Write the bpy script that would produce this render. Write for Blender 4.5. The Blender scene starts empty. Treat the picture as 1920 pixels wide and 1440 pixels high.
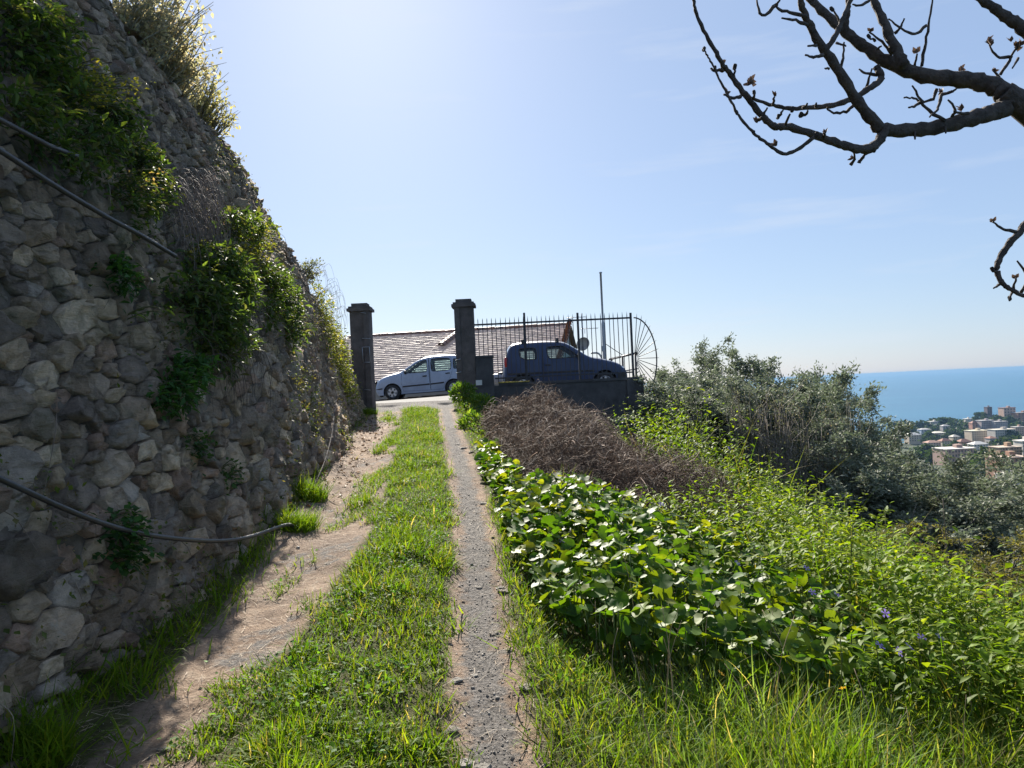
import bpy, math, random
import numpy as np
from mathutils import Matrix, Vector
from mathutils.geometry import delaunay_2d_cdt
random.seed(7)
RNG = np.random.default_rng(11)
C = bpy.context.scene
COL = C.collection
R = math.radians

# ------------------------------------------------------------------ camera
EYE, FPX, ROLL, PITCH = 1.6, 1442.0, 0.0461, 0.0078
_f = np.array([0, math.cos(PITCH), math.sin(PITCH)])
_u0 = np.array([0, -math.sin(PITCH), math.cos(PITCH)])
_X = np.array([1.0, 0, 0])
_u = _u0 * math.cos(ROLL) + _X * math.sin(ROLL)
_r = _X * math.cos(ROLL) - _u0 * math.sin(ROLL)
cam_d = bpy.data.cameras.new('camera')
cam = bpy.data.objects.new('camera', cam_d)
COL.objects.link(cam)
M = Matrix(((_r[0], _u[0], -_f[0], 0), (_r[1], _u[1], -_f[1], 0), (_r[2], _u[2], -_f[2], EYE), (0, 0, 0, 1)))
cam.matrix_world = M
cam_d.sensor_width = 36
cam_d.lens = 36 * FPX / 1920
cam_d.clip_start = 0.05
cam_d.clip_end = 90000
C.camera = cam

def at(px, py, y):
    """world point seen at photo pixel (px, py) at forward distance y"""
    d = _f + (px - 960) / FPX * _r + (720 - py) / FPX * _u
    return np.array([0, 0, EYE]) + d * (y / d[1])

# ------------------------------------------------------------------ light
SUN_AZ, SUN_EL = R(-10.2), R(31.5)          # azimuth measured from +Y, negative = towards -X
world = bpy.data.worlds.new('World')
C.world = world
world.use_nodes = True
wn = world.node_tree
bg = wn.nodes['Background']
sky = wn.nodes.new('ShaderNodeTexSky')
sky.sky_type = 'NISHITA'
sky.sun_disc = False
sky.sun_elevation = SUN_EL
sky.sun_rotation = SUN_AZ
sky.altitude = 100
sky.air_density = 1.0
sky.dust_density = 0.5
sky.ozone_density = 3.0
wm = wn.nodes.new('ShaderNodeMix')          # thin milky spring haze over the whole sky
wm.data_type = 'RGBA'
wm.inputs[0].default_value = 0.62
wn.links.new(sky.outputs[0], wm.inputs[6])
wm.inputs[7].default_value = (3.0, 4.0, 5.9, 1)
ctc = wn.nodes.new('ShaderNodeTexCoord')
cmp_ = wn.nodes.new('ShaderNodeMapping')
cmp_.inputs['Scale'].default_value = (1.6, 1.6, 14)
cmp_.inputs['Rotation'].default_value = (0.02, -0.05, 0.4)
cno = wn.nodes.new('ShaderNodeTexNoise')
cno.inputs['Scale'].default_value = 2.2
cno.inputs['Detail'].default_value = 7
cno.inputs['Roughness'].default_value = 0.55
crp = wn.nodes.new('ShaderNodeValToRGB')
crp.color_ramp.elements[0].position = 0.56
crp.color_ramp.elements[0].color = (0, 0, 0, 1)
crp.color_ramp.elements[1].position = 0.80
crp.color_ramp.elements[1].color = (0.4, 0.4, 0.4, 1)
cmx = wn.nodes.new('ShaderNodeMix')
cmx.data_type = 'RGBA'
cmx.inputs[7].default_value = (5.6, 6.1, 6.9, 1)
for a_, b_ in ((ctc.outputs['Generated'], cmp_.inputs[0]), (cmp_.outputs[0], cno.inputs[0]), (cno.outputs[0], crp.inputs[0]), (crp.outputs[0], cmx.inputs[0]), (wm.outputs[2], cmx.inputs[6]), (cmx.outputs[2], bg.inputs[0])):
    wn.links.new(a_, b_)
bg.inputs[1].default_value = 0.05
sun_d = bpy.data.lights.new('sun', 'SUN')
sun_d.energy = 5.0
sun_d.angle = R(0.55)
sun_d.color = (1.0, 0.93, 0.82)
sun = bpy.data.objects.new('sun', sun_d)
sdir = Vector((math.sin(SUN_AZ) * math.cos(SUN_EL), math.cos(SUN_AZ) * math.cos(SUN_EL), math.sin(SUN_EL)))
sun.rotation_euler = sdir.to_track_quat('Z', 'Y').to_euler()
sun.location = (0, 0, 30)
COL.objects.link(sun)
C.view_settings.view_transform = 'Standard'
C.view_settings.look = 'None'
C.view_settings.gamma = 1
C.view_settings.exposure = 1.45
C.render.engine = 'CYCLES'
C.cycles.max_bounces = 7
C.cycles.diffuse_bounces = 3
C.cycles.glossy_bounces = 3
C.cycles.transmission_bounces = 4
C.cycles.transparent_max_bounces = 12
C.cycles.sample_clamp_indirect = 6
C.cycles.caustics_reflective = False
C.cycles.caustics_refractive = False

# ------------------------------------------------------------------ materials
def mat(name):
    m = bpy.data.materials.new(name)
    m.use_nodes = True
    return m, m.node_tree, m.node_tree.nodes['Principled BSDF']

def N(nt, kind, **kw):
    n = nt.nodes.new(kind)
    for k, v in kw.items():
        if k.startswith('i_'):
            n.inputs[k[2:].replace('_', ' ')].default_value = v
        else:
            setattr(n, k, v)
    return n

def noise(nt, scale, detail=4, rough=0.6, coord=None, vec='Object'):
    tc = coord or N(nt, 'ShaderNodeTexCoord').outputs[vec]
    n = N(nt, 'ShaderNodeTexNoise')
    n.inputs['Scale'].default_value = scale
    n.inputs['Detail'].default_value = detail
    n.inputs['Roughness'].default_value = rough
    nt.links.new(tc, n.inputs['Vector'])
    return n.outputs[0]

def ramp(nt, fac, stops):
    r = N(nt, 'ShaderNodeValToRGB')
    e = r.color_ramp.elements
    while len(e) < len(stops):
        e.new(0.5)
    for el, (p, c) in zip(e, stops):
        el.position = p
        el.color = (*c, 1) if len(c) == 3 else c
    nt.links.new(fac, r.inputs[0])
    return r.outputs[0]

def mix(nt, a, b, fac=0.5, mode='MIX'):
    n = N(nt, 'ShaderNodeMix', data_type='RGBA', blend_type=mode)
    for sock, v in ((n.inputs[0], fac), (n.inputs[6], a), (n.inputs[7], b)):
        if isinstance(v, (int, float)):
            sock.default_value = v
        elif isinstance(v, tuple):
            sock.default_value = (*v, 1)
        else:
            nt.links.new(v, sock)
    return n.outputs[2]

def bump(nt, height, strength, dist, bsdf):
    b = N(nt, 'ShaderNodeBump')
    b.inputs['Strength'].default_value = strength
    b.inputs['Distance'].default_value = dist
    nt.links.new(height, b.inputs['Height'])
    nt.links.new(b.outputs[0], bsdf.inputs['Normal'])

def attr(nt, name='tint'):
    return N(nt, 'ShaderNodeAttribute', attribute_name=name).outputs['Color']

def plain(name, col, rough=0.6, metal=0.0, var=0.25, scale=6.0, spec=0.5, bmp=0.0, bscale=60):
    m, nt, b = mat(name)
    nz = noise(nt, scale, 5)
    lo = tuple(c * (1 - var) for c in col)
    hi = tuple(min(1, c * (1 + var)) for c in col)
    nt.links.new(ramp(nt, nz, [(0.3, lo), (0.7, hi)]), b.inputs['Base Color'])
    b.inputs['Roughness'].default_value = rough
    b.inputs['Metallic'].default_value = metal
    b.inputs['Specular IOR Level'].default_value = spec
    if bmp:
        bump(nt, noise(nt, bscale, 6), bmp, 0.02, b)
    return m

def leafmat(name, trans=0.5, rough=0.5, spec=0.3, tcol=(1.25, 1.3, 0.5), var=0.2, scale=8):
    """leaf: tinted by the mesh's own colour attribute, lets sunlight through"""
    m, nt, b = mat(name)
    c = attr(nt)
    nz = noise(nt, scale, 2)
    c = mix(nt, c, ramp(nt, nz, [(0.3, (1 - var,) * 3), (0.7, (1 + var,) * 3)]), 1.0, 'MULTIPLY')
    nt.links.new(c, b.inputs['Base Color'])
    b.inputs['Roughness'].default_value = rough
    b.inputs['Specular IOR Level'].default_value = spec
    tr = N(nt, 'ShaderNodeBsdfTranslucent')
    nt.links.new(mix(nt, c, tcol, 1.0, 'MULTIPLY'), tr.inputs[0])
    ms = N(nt, 'ShaderNodeMixShader')
    ms.inputs[0].default_value = trans
    nt.links.new(b.outputs[0], ms.inputs[1])
    nt.links.new(tr.outputs[0], ms.inputs[2])
    nt.links.new(ms.outputs[0], nt.nodes['Material Output'].inputs[0])
    return m

def stone_mat():
    m, nt, b = mat('rubble stone')
    c = attr(nt)
    n1 = noise(nt, 9, 8, 0.7)
    n2 = noise(nt, 2.2, 4)
    c = mix(nt, c, ramp(nt, n1, [(0.28, (0.5, 0.48, 0.45)), (0.5, (1, 1, 1)), (0.72, (1.5, 1.46, 1.4))]), 1.0, 'MULTIPLY')
    # lichen and moss patches
    n3 = noise(nt, 5.5, 8, 0.75)
    c = mix(nt, c, (0.42, 0.42, 0.38), ramp(nt, n3, [(0.58, (0, 0, 0)), (0.70, (0.55,) * 3)]))
    c = mix(nt, c, (0.045, 0.065, 0.022), ramp(nt, n2, [(0.55, (0, 0, 0)), (0.72, (0.6,) * 3)]))
    nt.links.new(c, b.inputs['Base Color'])
    b.inputs['Roughness'].default_value = 0.85
    b.inputs['Specular IOR Level'].default_value = 0.3
    tc_ = N(nt, 'ShaderNodeTexCoord'); mp_ = N(nt, 'ShaderNodeMapping')
    mp_.inputs['Scale'].default_value = (1, .35, 2.6)          # split layers of schist
    mp_.inputs['Rotation'].default_value = (.18, 0, 0)
    nt.links.new(tc_.outputs['Object'], mp_.inputs[0])
    h = mix(nt, mix(nt, n1, noise(nt, 12, 6, 0.7, mp_.outputs[0]), 0.55), noise(nt, 30, 8, 0.75), 0.3)
    bump(nt, h, 1.0, 0.12, b)
    return m

def path_mat():
    """bare earth / gravel / humus by the mesh's own 'zone' attribute (R gravel, G humus under grass)"""
    m, nt, b = mat('track earth')
    sp = N(nt, 'ShaderNodeSeparateColor')
    nt.links.new(attr(nt, 'zone'), sp.inputs[0])
    big, fine = noise(nt, 1.6, 5), noise(nt, 55, 6, 0.75)
    mid = noise(nt, 9, 6, 0.7)
    dirt = ramp(nt, mid, [(0.3, (0.20, 0.145, 0.105)), (0.5, (0.325, 0.245, 0.185)), (0.72, (0.42, 0.34, 0.265))])
    dirt = mix(nt, dirt, ramp(nt, big, [(0.35, (0.7, 0.7, 0.72)), (0.65, (1.15, 1.1, 1.05))]), 1.0, 'MULTIPLY')
    grav = ramp(nt, fine, [(0.30, (0.085, 0.077, 0.071)), (0.5, (0.185, 0.17, 0.157)), (0.68, (0.32, 0.295, 0.27))])
    hum = ramp(nt, mid, [(0.35, (0.05, 0.05, 0.02)), (0.65, (0.12, 0.115, 0.045))])
    def edge(sock):
        a = N(nt, 'ShaderNodeMath', operation='MULTIPLY_ADD')
        nt.links.new(mid, a.inputs[0]); a.inputs[1].default_value = 1.5
        s = N(nt, 'ShaderNodeMath', operation='SUBTRACT')
        nt.links.new(sock, s.inputs[0]); s.inputs[1].default_value = 0.75
        nt.links.new(s.outputs[0], a.inputs[2])
        return ramp(nt, a.outputs[0], [(0.36, (0, 0, 0)), (0.64, (1, 1, 1))])
    c = mix(nt, dirt, grav, edge(sp.outputs[0]))
    c = mix(nt, c, hum, edge(sp.outputs[1]))
    c = mix(nt, c, ramp(nt, fine, [(0.3, (0.72,) * 3), (0.7, (1.2,) * 3)]), 1.0, 'MULTIPLY')
    nt.links.new(c, b.inputs['Base Color'])
    b.inputs['Roughness'].default_value = 0.95
    b.inputs['Specular IOR Level'].default_value = 0.15
    bump(nt, mix(nt, fine, mid, 0.5), 1.0, 0.06, b)
    return m

MT = {}
MT['stone'] = stone_mat()
MT['path'] = path_mat()
MT['rubble'] = plain('rubble core earth', (0.13, 0.11, 0.09), 0.95, var=0.5, scale=7, spec=0.1, bmp=1.0, bscale=25)
MT['soil'] = plain('humus soil', (0.075, 0.075, 0.035), 0.95, var=0.5, scale=3, spec=0.1, bmp=0.8, bscale=20)
MT['asphalt'] = plain('grey road', (0.125, 0.12, 0.115), 0.9, var=0.2, scale=5, spec=0.2, bmp=0.3, bscale=80)
MT['render'] = plain('grey wall render', (0.07, 0.07, 0.074), 0.9, var=0.4, scale=2.5, spec=0.2, bmp=0.4, bscale=30)
MT['pillar'] = plain('weathered pillar render', (0.10, 0.088, 0.085), 0.9, var=0.35, scale=4, spec=0.2, bmp=0.5, bscale=35)
MT['iron'] = plain('dark iron', (0.035, 0.037, 0.045), 0.55, 0.4, var=0.4, scale=15)
MT['galv'] = plain('galvanised steel', (0.28, 0.30, 0.33), 0.5, 0.5, var=0.15, scale=8)
MT['plate'] = plain('pale plate', (0.55, 0.56, 0.55), 0.6, var=0.15)
MT['hose'] = plain('black hose', (0.03, 0.03, 0.033), 0.5, var=0.3, scale=10)
MT['tile'] = None
MT['tyre'] = plain('tyre rubber', (0.018, 0.018, 0.019), 0.8, var=0.3)
MT['blackp'] = plain('black plastic', (0.02, 0.02, 0.022), 0.55, var=0.25)
MT['alloy'] = plain('wheel silver', (0.42, 0.43, 0.45), 0.35, 0.6, var=0.15)
MT['redlamp'] = plain('red lamp', (0.35, 0.02, 0.02), 0.2, var=0.1)
MT['lamp'] = plain('clear lamp', (0.6, 0.62, 0.65), 0.15, 0.3, var=0.1)
MT['seat'] = plain('seat cloth', (0.03, 0.032, 0.04), 0.9, var=0.3)
MT['bark'] = plain('fruit tree bark', (0.075, 0.062, 0.055), 0.85, var=0.5, scale=30, spec=0.3, bmp=0.8, bscale=60)
MT['olivebark'] = plain('olive bark', (0.10, 0.09, 0.075), 0.9, var=0.4, scale=8, bmp=0.6, bscale=15)
MT['twig'] = None
MT['leaf'] = leafmat('green leaf', 0.50, 0.55, 0.12, (1.35, 1.35, 0.4))
MT['glossleaf'] = leafmat('glossy round leaf', 0.44, 0.52, 0.18, (1.6, 1.5, 0.3), 0.35, 28)
MT['grass'] = leafmat('grass blade', 0.52, 0.6, 0.1, (1.35, 1.3, 0.4))
MT['olive'] = leafmat('olive leaf', 0.28, 0.6, 0.12, (1.0, 1.1, 0.85))
MT['dry'] = leafmat('dry stem', 0.15, 0.7, 0.3, (1.1, 1.0, 0.8))
MT['pale'] = leafmat('pale shrub leaf', 0.6, 0.6, 0.1, (1.25, 1.2, 0.85))
MT['petal'] = leafmat('petal', 0.4, 0.6, 0.2, (1, 1, 1))

def glass_mat():
    m, nt, b = mat('window glass')
    nt.nodes.remove(b)
    t = N(nt, 'ShaderNodeBsdfTransparent'); t.inputs[0].default_value = (0.62, 0.76, 0.76, 1)
    g = N(nt, 'ShaderNodeBsdfGlossy'); g.inputs['Roughness'].default_value = 0.03
    fr = N(nt, 'ShaderNodeFresnel'); fr.inputs[0].default_value = 1.5
    ms = N(nt, 'ShaderNodeMixShader')
    nt.links.new(fr.outputs[0], ms.inputs[0])
    nt.links.new(t.outputs[0], ms.inputs[1]); nt.links.new(g.outputs[0], ms.inputs[2])
    nt.links.new(ms.outputs[0], nt.nodes['Material Output'].inputs[0])
    return m
MT['glass'] = glass_mat()

def paint(name, col, metal, rough):
    m, nt, b = mat(name)
    nz = noise(nt, 3, 4)
    nt.links.new(ramp(nt, nz, [(0.3, tuple(c * 0.85 for c in col)), (0.7, tuple(c * 1.1 for c in col))]), b.inputs['Base Color'])
    b.inputs['Metallic'].default_value = metal
    b.inputs['Roughness'].default_value = rough
    b.inputs['Coat Weight'].default_value = 0.2
    b.inputs['Coat Roughness'].default_value = 0.12
    return m
MT['silver'] = paint('silver blue paint', (0.27, 0.325, 0.43), 0.25, 0.4)
MT['blue'] = paint('dark blue paint', (0.009, 0.028, 0.088), 0.0, 0.5)

def tile_mat():
    m, nt, b = mat('clay roof tile')
    c = attr(nt)
    n1 = noise(nt, 6, 6, 0.7)
    c = mix(nt, c, ramp(nt, n1, [(0.3, (0.65, 0.65, 0.65)), (0.7, (1.25, 1.22, 1.2))]), 1.0, 'MULTIPLY')
    nt.links.new(c, b.inputs['Base Color'])
    b.inputs['Roughness'].default_value = 0.55
    b.inputs['Specular IOR Level'].default_value = 0.5
    return m
MT['tile'] = tile_mat()

def town_mat():
    m, nt, b = mat('painted plaster')
    c = attr(nt)
    n1 = noise(nt, 0.25, 5)
    c = mix(nt, c, ramp(nt, n1, [(0.3, (0.85,) * 3), (0.7, (1.12,) * 3)]), 1.0, 'MULTIPLY')
    nt.links.new(c, b.inputs['Base Color'])
    b.inputs['Roughness'].default_value = 0.9
    return m
MT['plaster'] = town_mat()

def sea_mat():
    m, nt, b = mat('sea water')
    n1 = noise(nt, 0.004, 4)
    nt.links.new(ramp(nt, n1, [(0.35, (0.016, 0.092, 0.17)), (0.65, (0.022, 0.115, 0.195))]), b.inputs['Base Color'])
    b.inputs['Roughness'].default_value = 0.45
    b.inputs['Specular IOR Level'].default_value = 0.25
    bump(nt, noise(nt, 0.05, 3), 0.3, 1.5, b)
    return m
MT['sea'] = sea_mat()
MT['hill'] = plain('wooded hillside', (0.05, 0.06, 0.035), 0.95, var=0.6, scale=0.03, spec=0.1)

# ------------------------------------------------------------------ mesh helpers
ORIG = {}
def mesh(name, V, F, m, tint=None, smooth=False, extra=None):
    V = np.asarray(V, dtype=np.float32)
    me = bpy.data.meshes.new(name)
    if isinstance(F, np.ndarray):
        k = F.shape[1]
        n = len(F)
        me.vertices.add(len(V)); me.loops.add(n * k); me.polygons.add(n)
        me.vertices.foreach_set('co', V.ravel())
        me.loops.foreach_set('vertex_index', F.astype(np.int32).ravel())
        me.polygons.foreach_set('loop_start', np.arange(0, n * k, k, dtype=np.int32))
        me.polygons.foreach_set('loop_total', np.full(n, k, dtype=np.int32))
        me.update(calc_edges=True)
        me.validate()
    else:
        me.from_pydata([tuple(map(float, v)) for v in V], [], [tuple(map(int, f)) for f in F])
    for nm, arr in ((('tint', tint),) + tuple((extra or {}).items())):
        if arr is None:
            continue
        a = np.asarray(arr, dtype=np.float32)
        if a.ndim == 1:
            a = np.tile(a, (len(V), 1))
        if a.shape[1] == 3:
            a = np.hstack([a, np.ones((len(a), 1), np.float32)])
        at_ = me.attributes.new(nm, 'FLOAT_COLOR', 'POINT')
        at_.data.foreach_set('color', a.ravel())
    if smooth:
        me.polygons.foreach_set('use_smooth', np.ones(len(me.polygons), dtype=bool))
    if m is not None:
        me.materials.append(m)
    return me

def tag(o, label=None, cat=None, group=None, kind=None):
    if label: o['label'] = label
    if cat: o['category'] = cat
    if group: o['group'] = group
    if kind: o['kind'] = kind
    return o

def thing(name, label, cat, loc=(0, 0, 0), group=None, rot=None):
    o = bpy.data.objects.new(name, None)
    o.empty_display_size = 0.2
    COL.objects.link(o)
    o.location = loc
    if rot: o.rotation_euler = rot
    ORIG[o.name] = np.zeros(3) if rot else np.array(loc, float)
    return tag(o, label, cat, group)

def part(name, V, F, m, parent, tint=None, smooth=False, extra=None, label=None, kind=None):
    """V in world coordinates (or local ones when the thing is rotated)"""
    org = ORIG.get(parent.name, np.zeros(3)) if parent else np.zeros(3)
    me = mesh(name, np.asarray(V, float) - org, F, m, tint, smooth, extra)
    o = bpy.data.objects.new(name, me)
    COL.objects.link(o)
    if parent:
        o.parent = parent
    ORIG[o.name] = org
    if label: o['label'] = label
    if kind: o['kind'] = kind
    return o

def solo(name, V, F, m, label, cat, tint=None, smooth=False, kind=None, group=None, extra=None):
    o = part(name, V, F, m, None, tint, smooth, extra)
    return tag(o, label, cat, group, kind)

def piece(name, me, loc, parent, rot=(0, 0, 0), scale=(1, 1, 1)):
    """another object sharing mesh data, placed in world coordinates under its thing"""
    o = bpy.data.objects.new(name, me)
    COL.objects.link(o)
    org = ORIG.get(parent.name, np.zeros(3)) if parent else np.zeros(3)
    o.location = Vector(np.asarray(loc, float) - org)
    o.rotation_euler = rot
    o.scale = scale
    if parent: o.parent = parent
    ORIG[o.name] = org
    return o

def cat3(lst):
    Vs, Fs, Ts, n = [], [], [], 0
    for V, F, T in lst:
        Vs.append(V); Fs.append(F + n); Ts.append(T); n += len(V)
    return np.vstack(Vs), np.vstack(Fs), np.vstack(Ts)

def box(x0, y0, z0, x1, y1, z1):
    V = np.array([(x, y, z) for z in (z0, z1) for y in (y0, y1) for x in (x0, x1)], float)
    F = [(0, 2, 3, 1), (4, 5, 7, 6), (0, 1, 5, 4), (2, 6, 7, 3), (0, 4, 6, 2), (1, 3, 7, 5)]
    return V, F

def boxes(lst):
    V, F, n = [], [], 0
    for b in lst:
        v, f = box(*b) if len(b) == 6 else b
        V.append(v); F += [tuple(i + n for i in q) for q in f]; n += len(v)
    return np.vstack(V), F

def frames(d, nrm):
    """rotation matrices with y axis = d and z axis near nrm"""
    d = d / np.linalg.norm(d, axis=1, keepdims=True)
    x = np.cross(d, nrm)
    l = np.linalg.norm(x, axis=1, keepdims=True)
    x = np.where(l < 1e-5, np.array([[1.0, 0, 0]]), x / np.maximum(l, 1e-9))
    z = np.cross(x, d)
    return np.stack([x, d, z], axis=2)

def scatter(tv, tf, P, Rm, S, tint):
    k, n = len(tv), len(P)
    S = np.asarray(S)
    if S.ndim == 1: S = S[:, None]
    L = tv[None, :, :] * S[:, None, :]
    V = np.einsum('nij,nkj->nki', Rm, L) + P[:, None, :]
    F = (tf[None, :, :] + (np.arange(n) * k)[:, None, None]).reshape(-1, 3)
    return V.reshape(-1, 3), F, np.repeat(tint, k, axis=0)

def zrot(a):
    c, s, o, z = np.cos(a), np.sin(a), np.ones_like(a), np.zeros_like(a)
    return np.stack([np.stack([c, -s, z], 1), np.stack([s, c, z], 1), np.stack([z, z, o], 1)], 1)

def catmull(P, n):
    P = np.asarray(P, float)
    if len(P) < 3: 
        t = np.linspace(0, 1, n * (len(P) - 1) + 1)[:, None]
        return P[0] * (1 - t) + P[-1] * t
    Q = np.vstack([2 * P[0] - P[1], P, 2 * P[-1] - P[-2]])
    out = []
    for i in range(1, len(Q) - 2):
        p0, p1, p2, p3 = Q[i - 1:i + 3]
        for t in np.linspace(0, 1, n, endpoint=False):
            out.append(0.5 * (2 * p1 + (p2 - p0) * t + (2 * p0 - 5 * p1 + 4 * p2 - p3) * t * t + (3 * p1 - p0 - 3 * p2 + p3) * t ** 3))
    out.append(P[-1])
    return np.array(out)

def tube(P, rad, sides=6, cap=True):
    """swept polygon along polyline; returns V, triangles"""
    P = np.asarray(P, float)
    n = len(P)
    rad = np.broadcast_to(np.asarray(rad, float), (n,))
    T = np.gradient(P, axis=0)
    T /= np.maximum(np.linalg.norm(T, axis=1, keepdims=True), 1e-9)
    ref = np.array([0.13, 0.31, 0.94])
    A = np.cross(T, ref); A /= np.maximum(np.linalg.norm(A, axis=1, keepdims=True), 1e-6)
    B = np.cross(T, A)
    a = np.linspace(0, 2 * np.pi, sides, endpoint=False)
    V = P[:, None, :] + rad[:, None, None] * (np.cos(a)[None, :, None] * A[:, None, :] + np.sin(a)[None, :, None] * B[:, None, :])
    V = V.reshape(-1, 3)
    F = []
    for i in range(n - 1):
        for j in range(sides):
            a0, a1 = i * sides + j, i * sides + (j + 1) % sides
            F += [(a0, a1, a1 + sides), (a0, a1 + sides, a0 + sides)]
    if cap:
        V = np.vstack([V, P[0], P[-1]])
        for j in range(sides):
            F.append((n * sides, (j + 1) % sides, j))
            F.append((n * sides + 1, (n - 1) * sides + j, (n - 1) * sides + (j + 1) % sides))
    return V, np.array(F)

def tubes(lst, sides=6):
    Vs, Fs, n = [], [], 0
    for P, r in lst:
        V, F = tube(P, r, sides)
        Vs.append(V); Fs.append(F + n); n += len(V)
    return np.vstack(Vs), np.vstack(Fs)

def lathe(prof, seg=20, axis='y'):
    """prof: (radius, offset along axis)"""
    V, F = [], []
    for r, o in prof:
        for j in range(seg):
            a = 2 * math.pi * j / seg
            c, s = r * math.cos(a), r * math.sin(a)
            V.append((c, o, s) if axis == 'y' else (c, s, o))
    for i in range(len(prof) - 1):
        for j in range(seg):
            a, b = i * seg + j, i * seg + (j + 1) % seg
            F.append((a, b, b + seg, a + seg))
    return np.array(V), F

def vnoise(x, y, seed=0):
    x = np.asarray(x, float); y = np.asarray(y, float)
    xi, yi = np.floor(x).astype(np.int64), np.floor(y).astype(np.int64)
    fx, fy = x - xi, y - yi
    fx, fy = fx * fx * (3 - 2 * fx), fy * fy * (3 - 2 * fy)
    def h(a, b):
        n = (a * 374761393 + b * 668265263 + seed * 1442695041) & 0x7fffffff
        n = ((n ^ (n >> 13)) * 1274126177) & 0x7fffffff
        return ((n ^ (n >> 16)) & 0xffff) / 65535.0
    return (h(xi, yi) * (1 - fx) + h(xi + 1, yi) * fx) * (1 - fy) + (h(xi, yi + 1) * (1 - fx) + h(xi + 1, yi + 1) * fx) * fy

def fbm(x, y, seed=0, o=4):
    s, a = 0, 0.5
    for i in range(o):
        s = s + a * vnoise(x * 2 ** i, y * 2 ** i, seed + i)
        a *= 0.5
    return s / (1 - 0.5 ** o)

def sstep(a, b, x):
    t = np.clip((x - a) / (b - a), 0, 1)
    return t * t * (3 - 2 * t)

# ------------------------------------------------------------------ layout of the track, the wall and the slope
def ip(xs, ys):
    return lambda y: np.interp(y, xs, ys)
g_left = ip([-6, 3, 6.4, 9.4, 14.9, 17.3, 19], [-1.2, -1.26, -1.25, -1.55, -2.2, -2.54, -2.7])
g_right = ip([-6, 2.9, 4, 6.25, 9.26, 14.5, 16.7, 19], [-0.1, -.32, -.41, -.55, -.83, -1.42, -1.66, -1.85])
t_right = ip([-6, 2.83, 4, 6.2, 9.2, 13.5, 17.75, 19], [0.4, .04, -.05, -.18, -.47, -.95, -1.4, -1.5])
d_left = ip([-6, 3, 5.2, 7.1, 9.6, 12.7, 18, 19], [-1.7, -1.72, -1.87, -2.1, -2.32, -2.69, -3.2, -3.3])
w_base = ip([-6, 3, 6, 9, 12.1, 15.2, 18.3], [-2.0, -2.05, -2.14, -2.34, -2.73, -3.2, -3.55])
w_top = ip([-6, 4, 6, 7, 9, 11.4, 14, 17.5, 18.3], [5.0, 4.95, 4.8, 4.6, 4.45, 3.85, 3.42, 2.88, 2.8])

def pathz(y):
    return np.where(y < 18.2, 0.0738 * y, 0.0738 * 18.2 + (1.42 - 0.0738 * 18.2) * sstep(18.2, 18.8, y))

def H(x, y):
    x = np.asarray(x, float); y = np.asarray(y, float)
    z = pathz(np.minimum(y, 19)) + 0 * x
    tr = t_right(y)
    s = x - tr
    gc = (g_left(y) + g_right(y)) / 2
    onp = (1 - sstep(0.3, 0.9, s)) * (y < 18.4)
    rut = -0.035 * np.exp(-((x - (g_right(y) + tr) / 2) / 0.2) ** 2) - 0.04 * np.exp(-((x - (g_left(y) + d_left(y)) / 2) / 0.28) ** 2)
    cen = 0.035 * np.exp(-((x - gc) / 0.35) ** 2)
    z = z + (rut + cen + 0.05 * (fbm(x * 1.3, y * 1.3, 3) - 0.5) + 0.02 * (fbm(x * 7, y * 7, 5) - 0.5)) * onp
    z = z + 0.25 * sstep(0.25, -0.35, x - w_base(y)) * (y < 18.2) * 0.6
    drop = 0.32 * np.clip(s - 0.1, 0, 3.3) + 0.75 * np.clip(s - 3.4, 0, 14.8) + 0.42 * np.clip(s - 18.2, 0, 400)
    z = z - drop + 0.18 * (fbm(x * 0.9, y * 0.9, 9) - 0.5) * sstep(0.2, 1.2, s)
    # yard and road beyond the gate, then the drop to the house
    yard = (y > 18.75) & (x < 3.25)
    z = np.where(yard, 1.42 + 0.034 * np.clip(x + 4.6, -40, 3.1) * sstep(22, 26, y), z)
    z = np.where((y > 30.4) & (x < 12), np.minimum(z, -3.0 - 0.15 * np.clip(y - 40, 0, 400)), z)
    # terrace behind the wall
    xt = w_base(y) - 0.195 * (w_top(y) - 0.0738 * y)
    z = np.where((x < xt - 0.12) & (y < 18.2), w_top(y) - 0.12, z)
    return z

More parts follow.
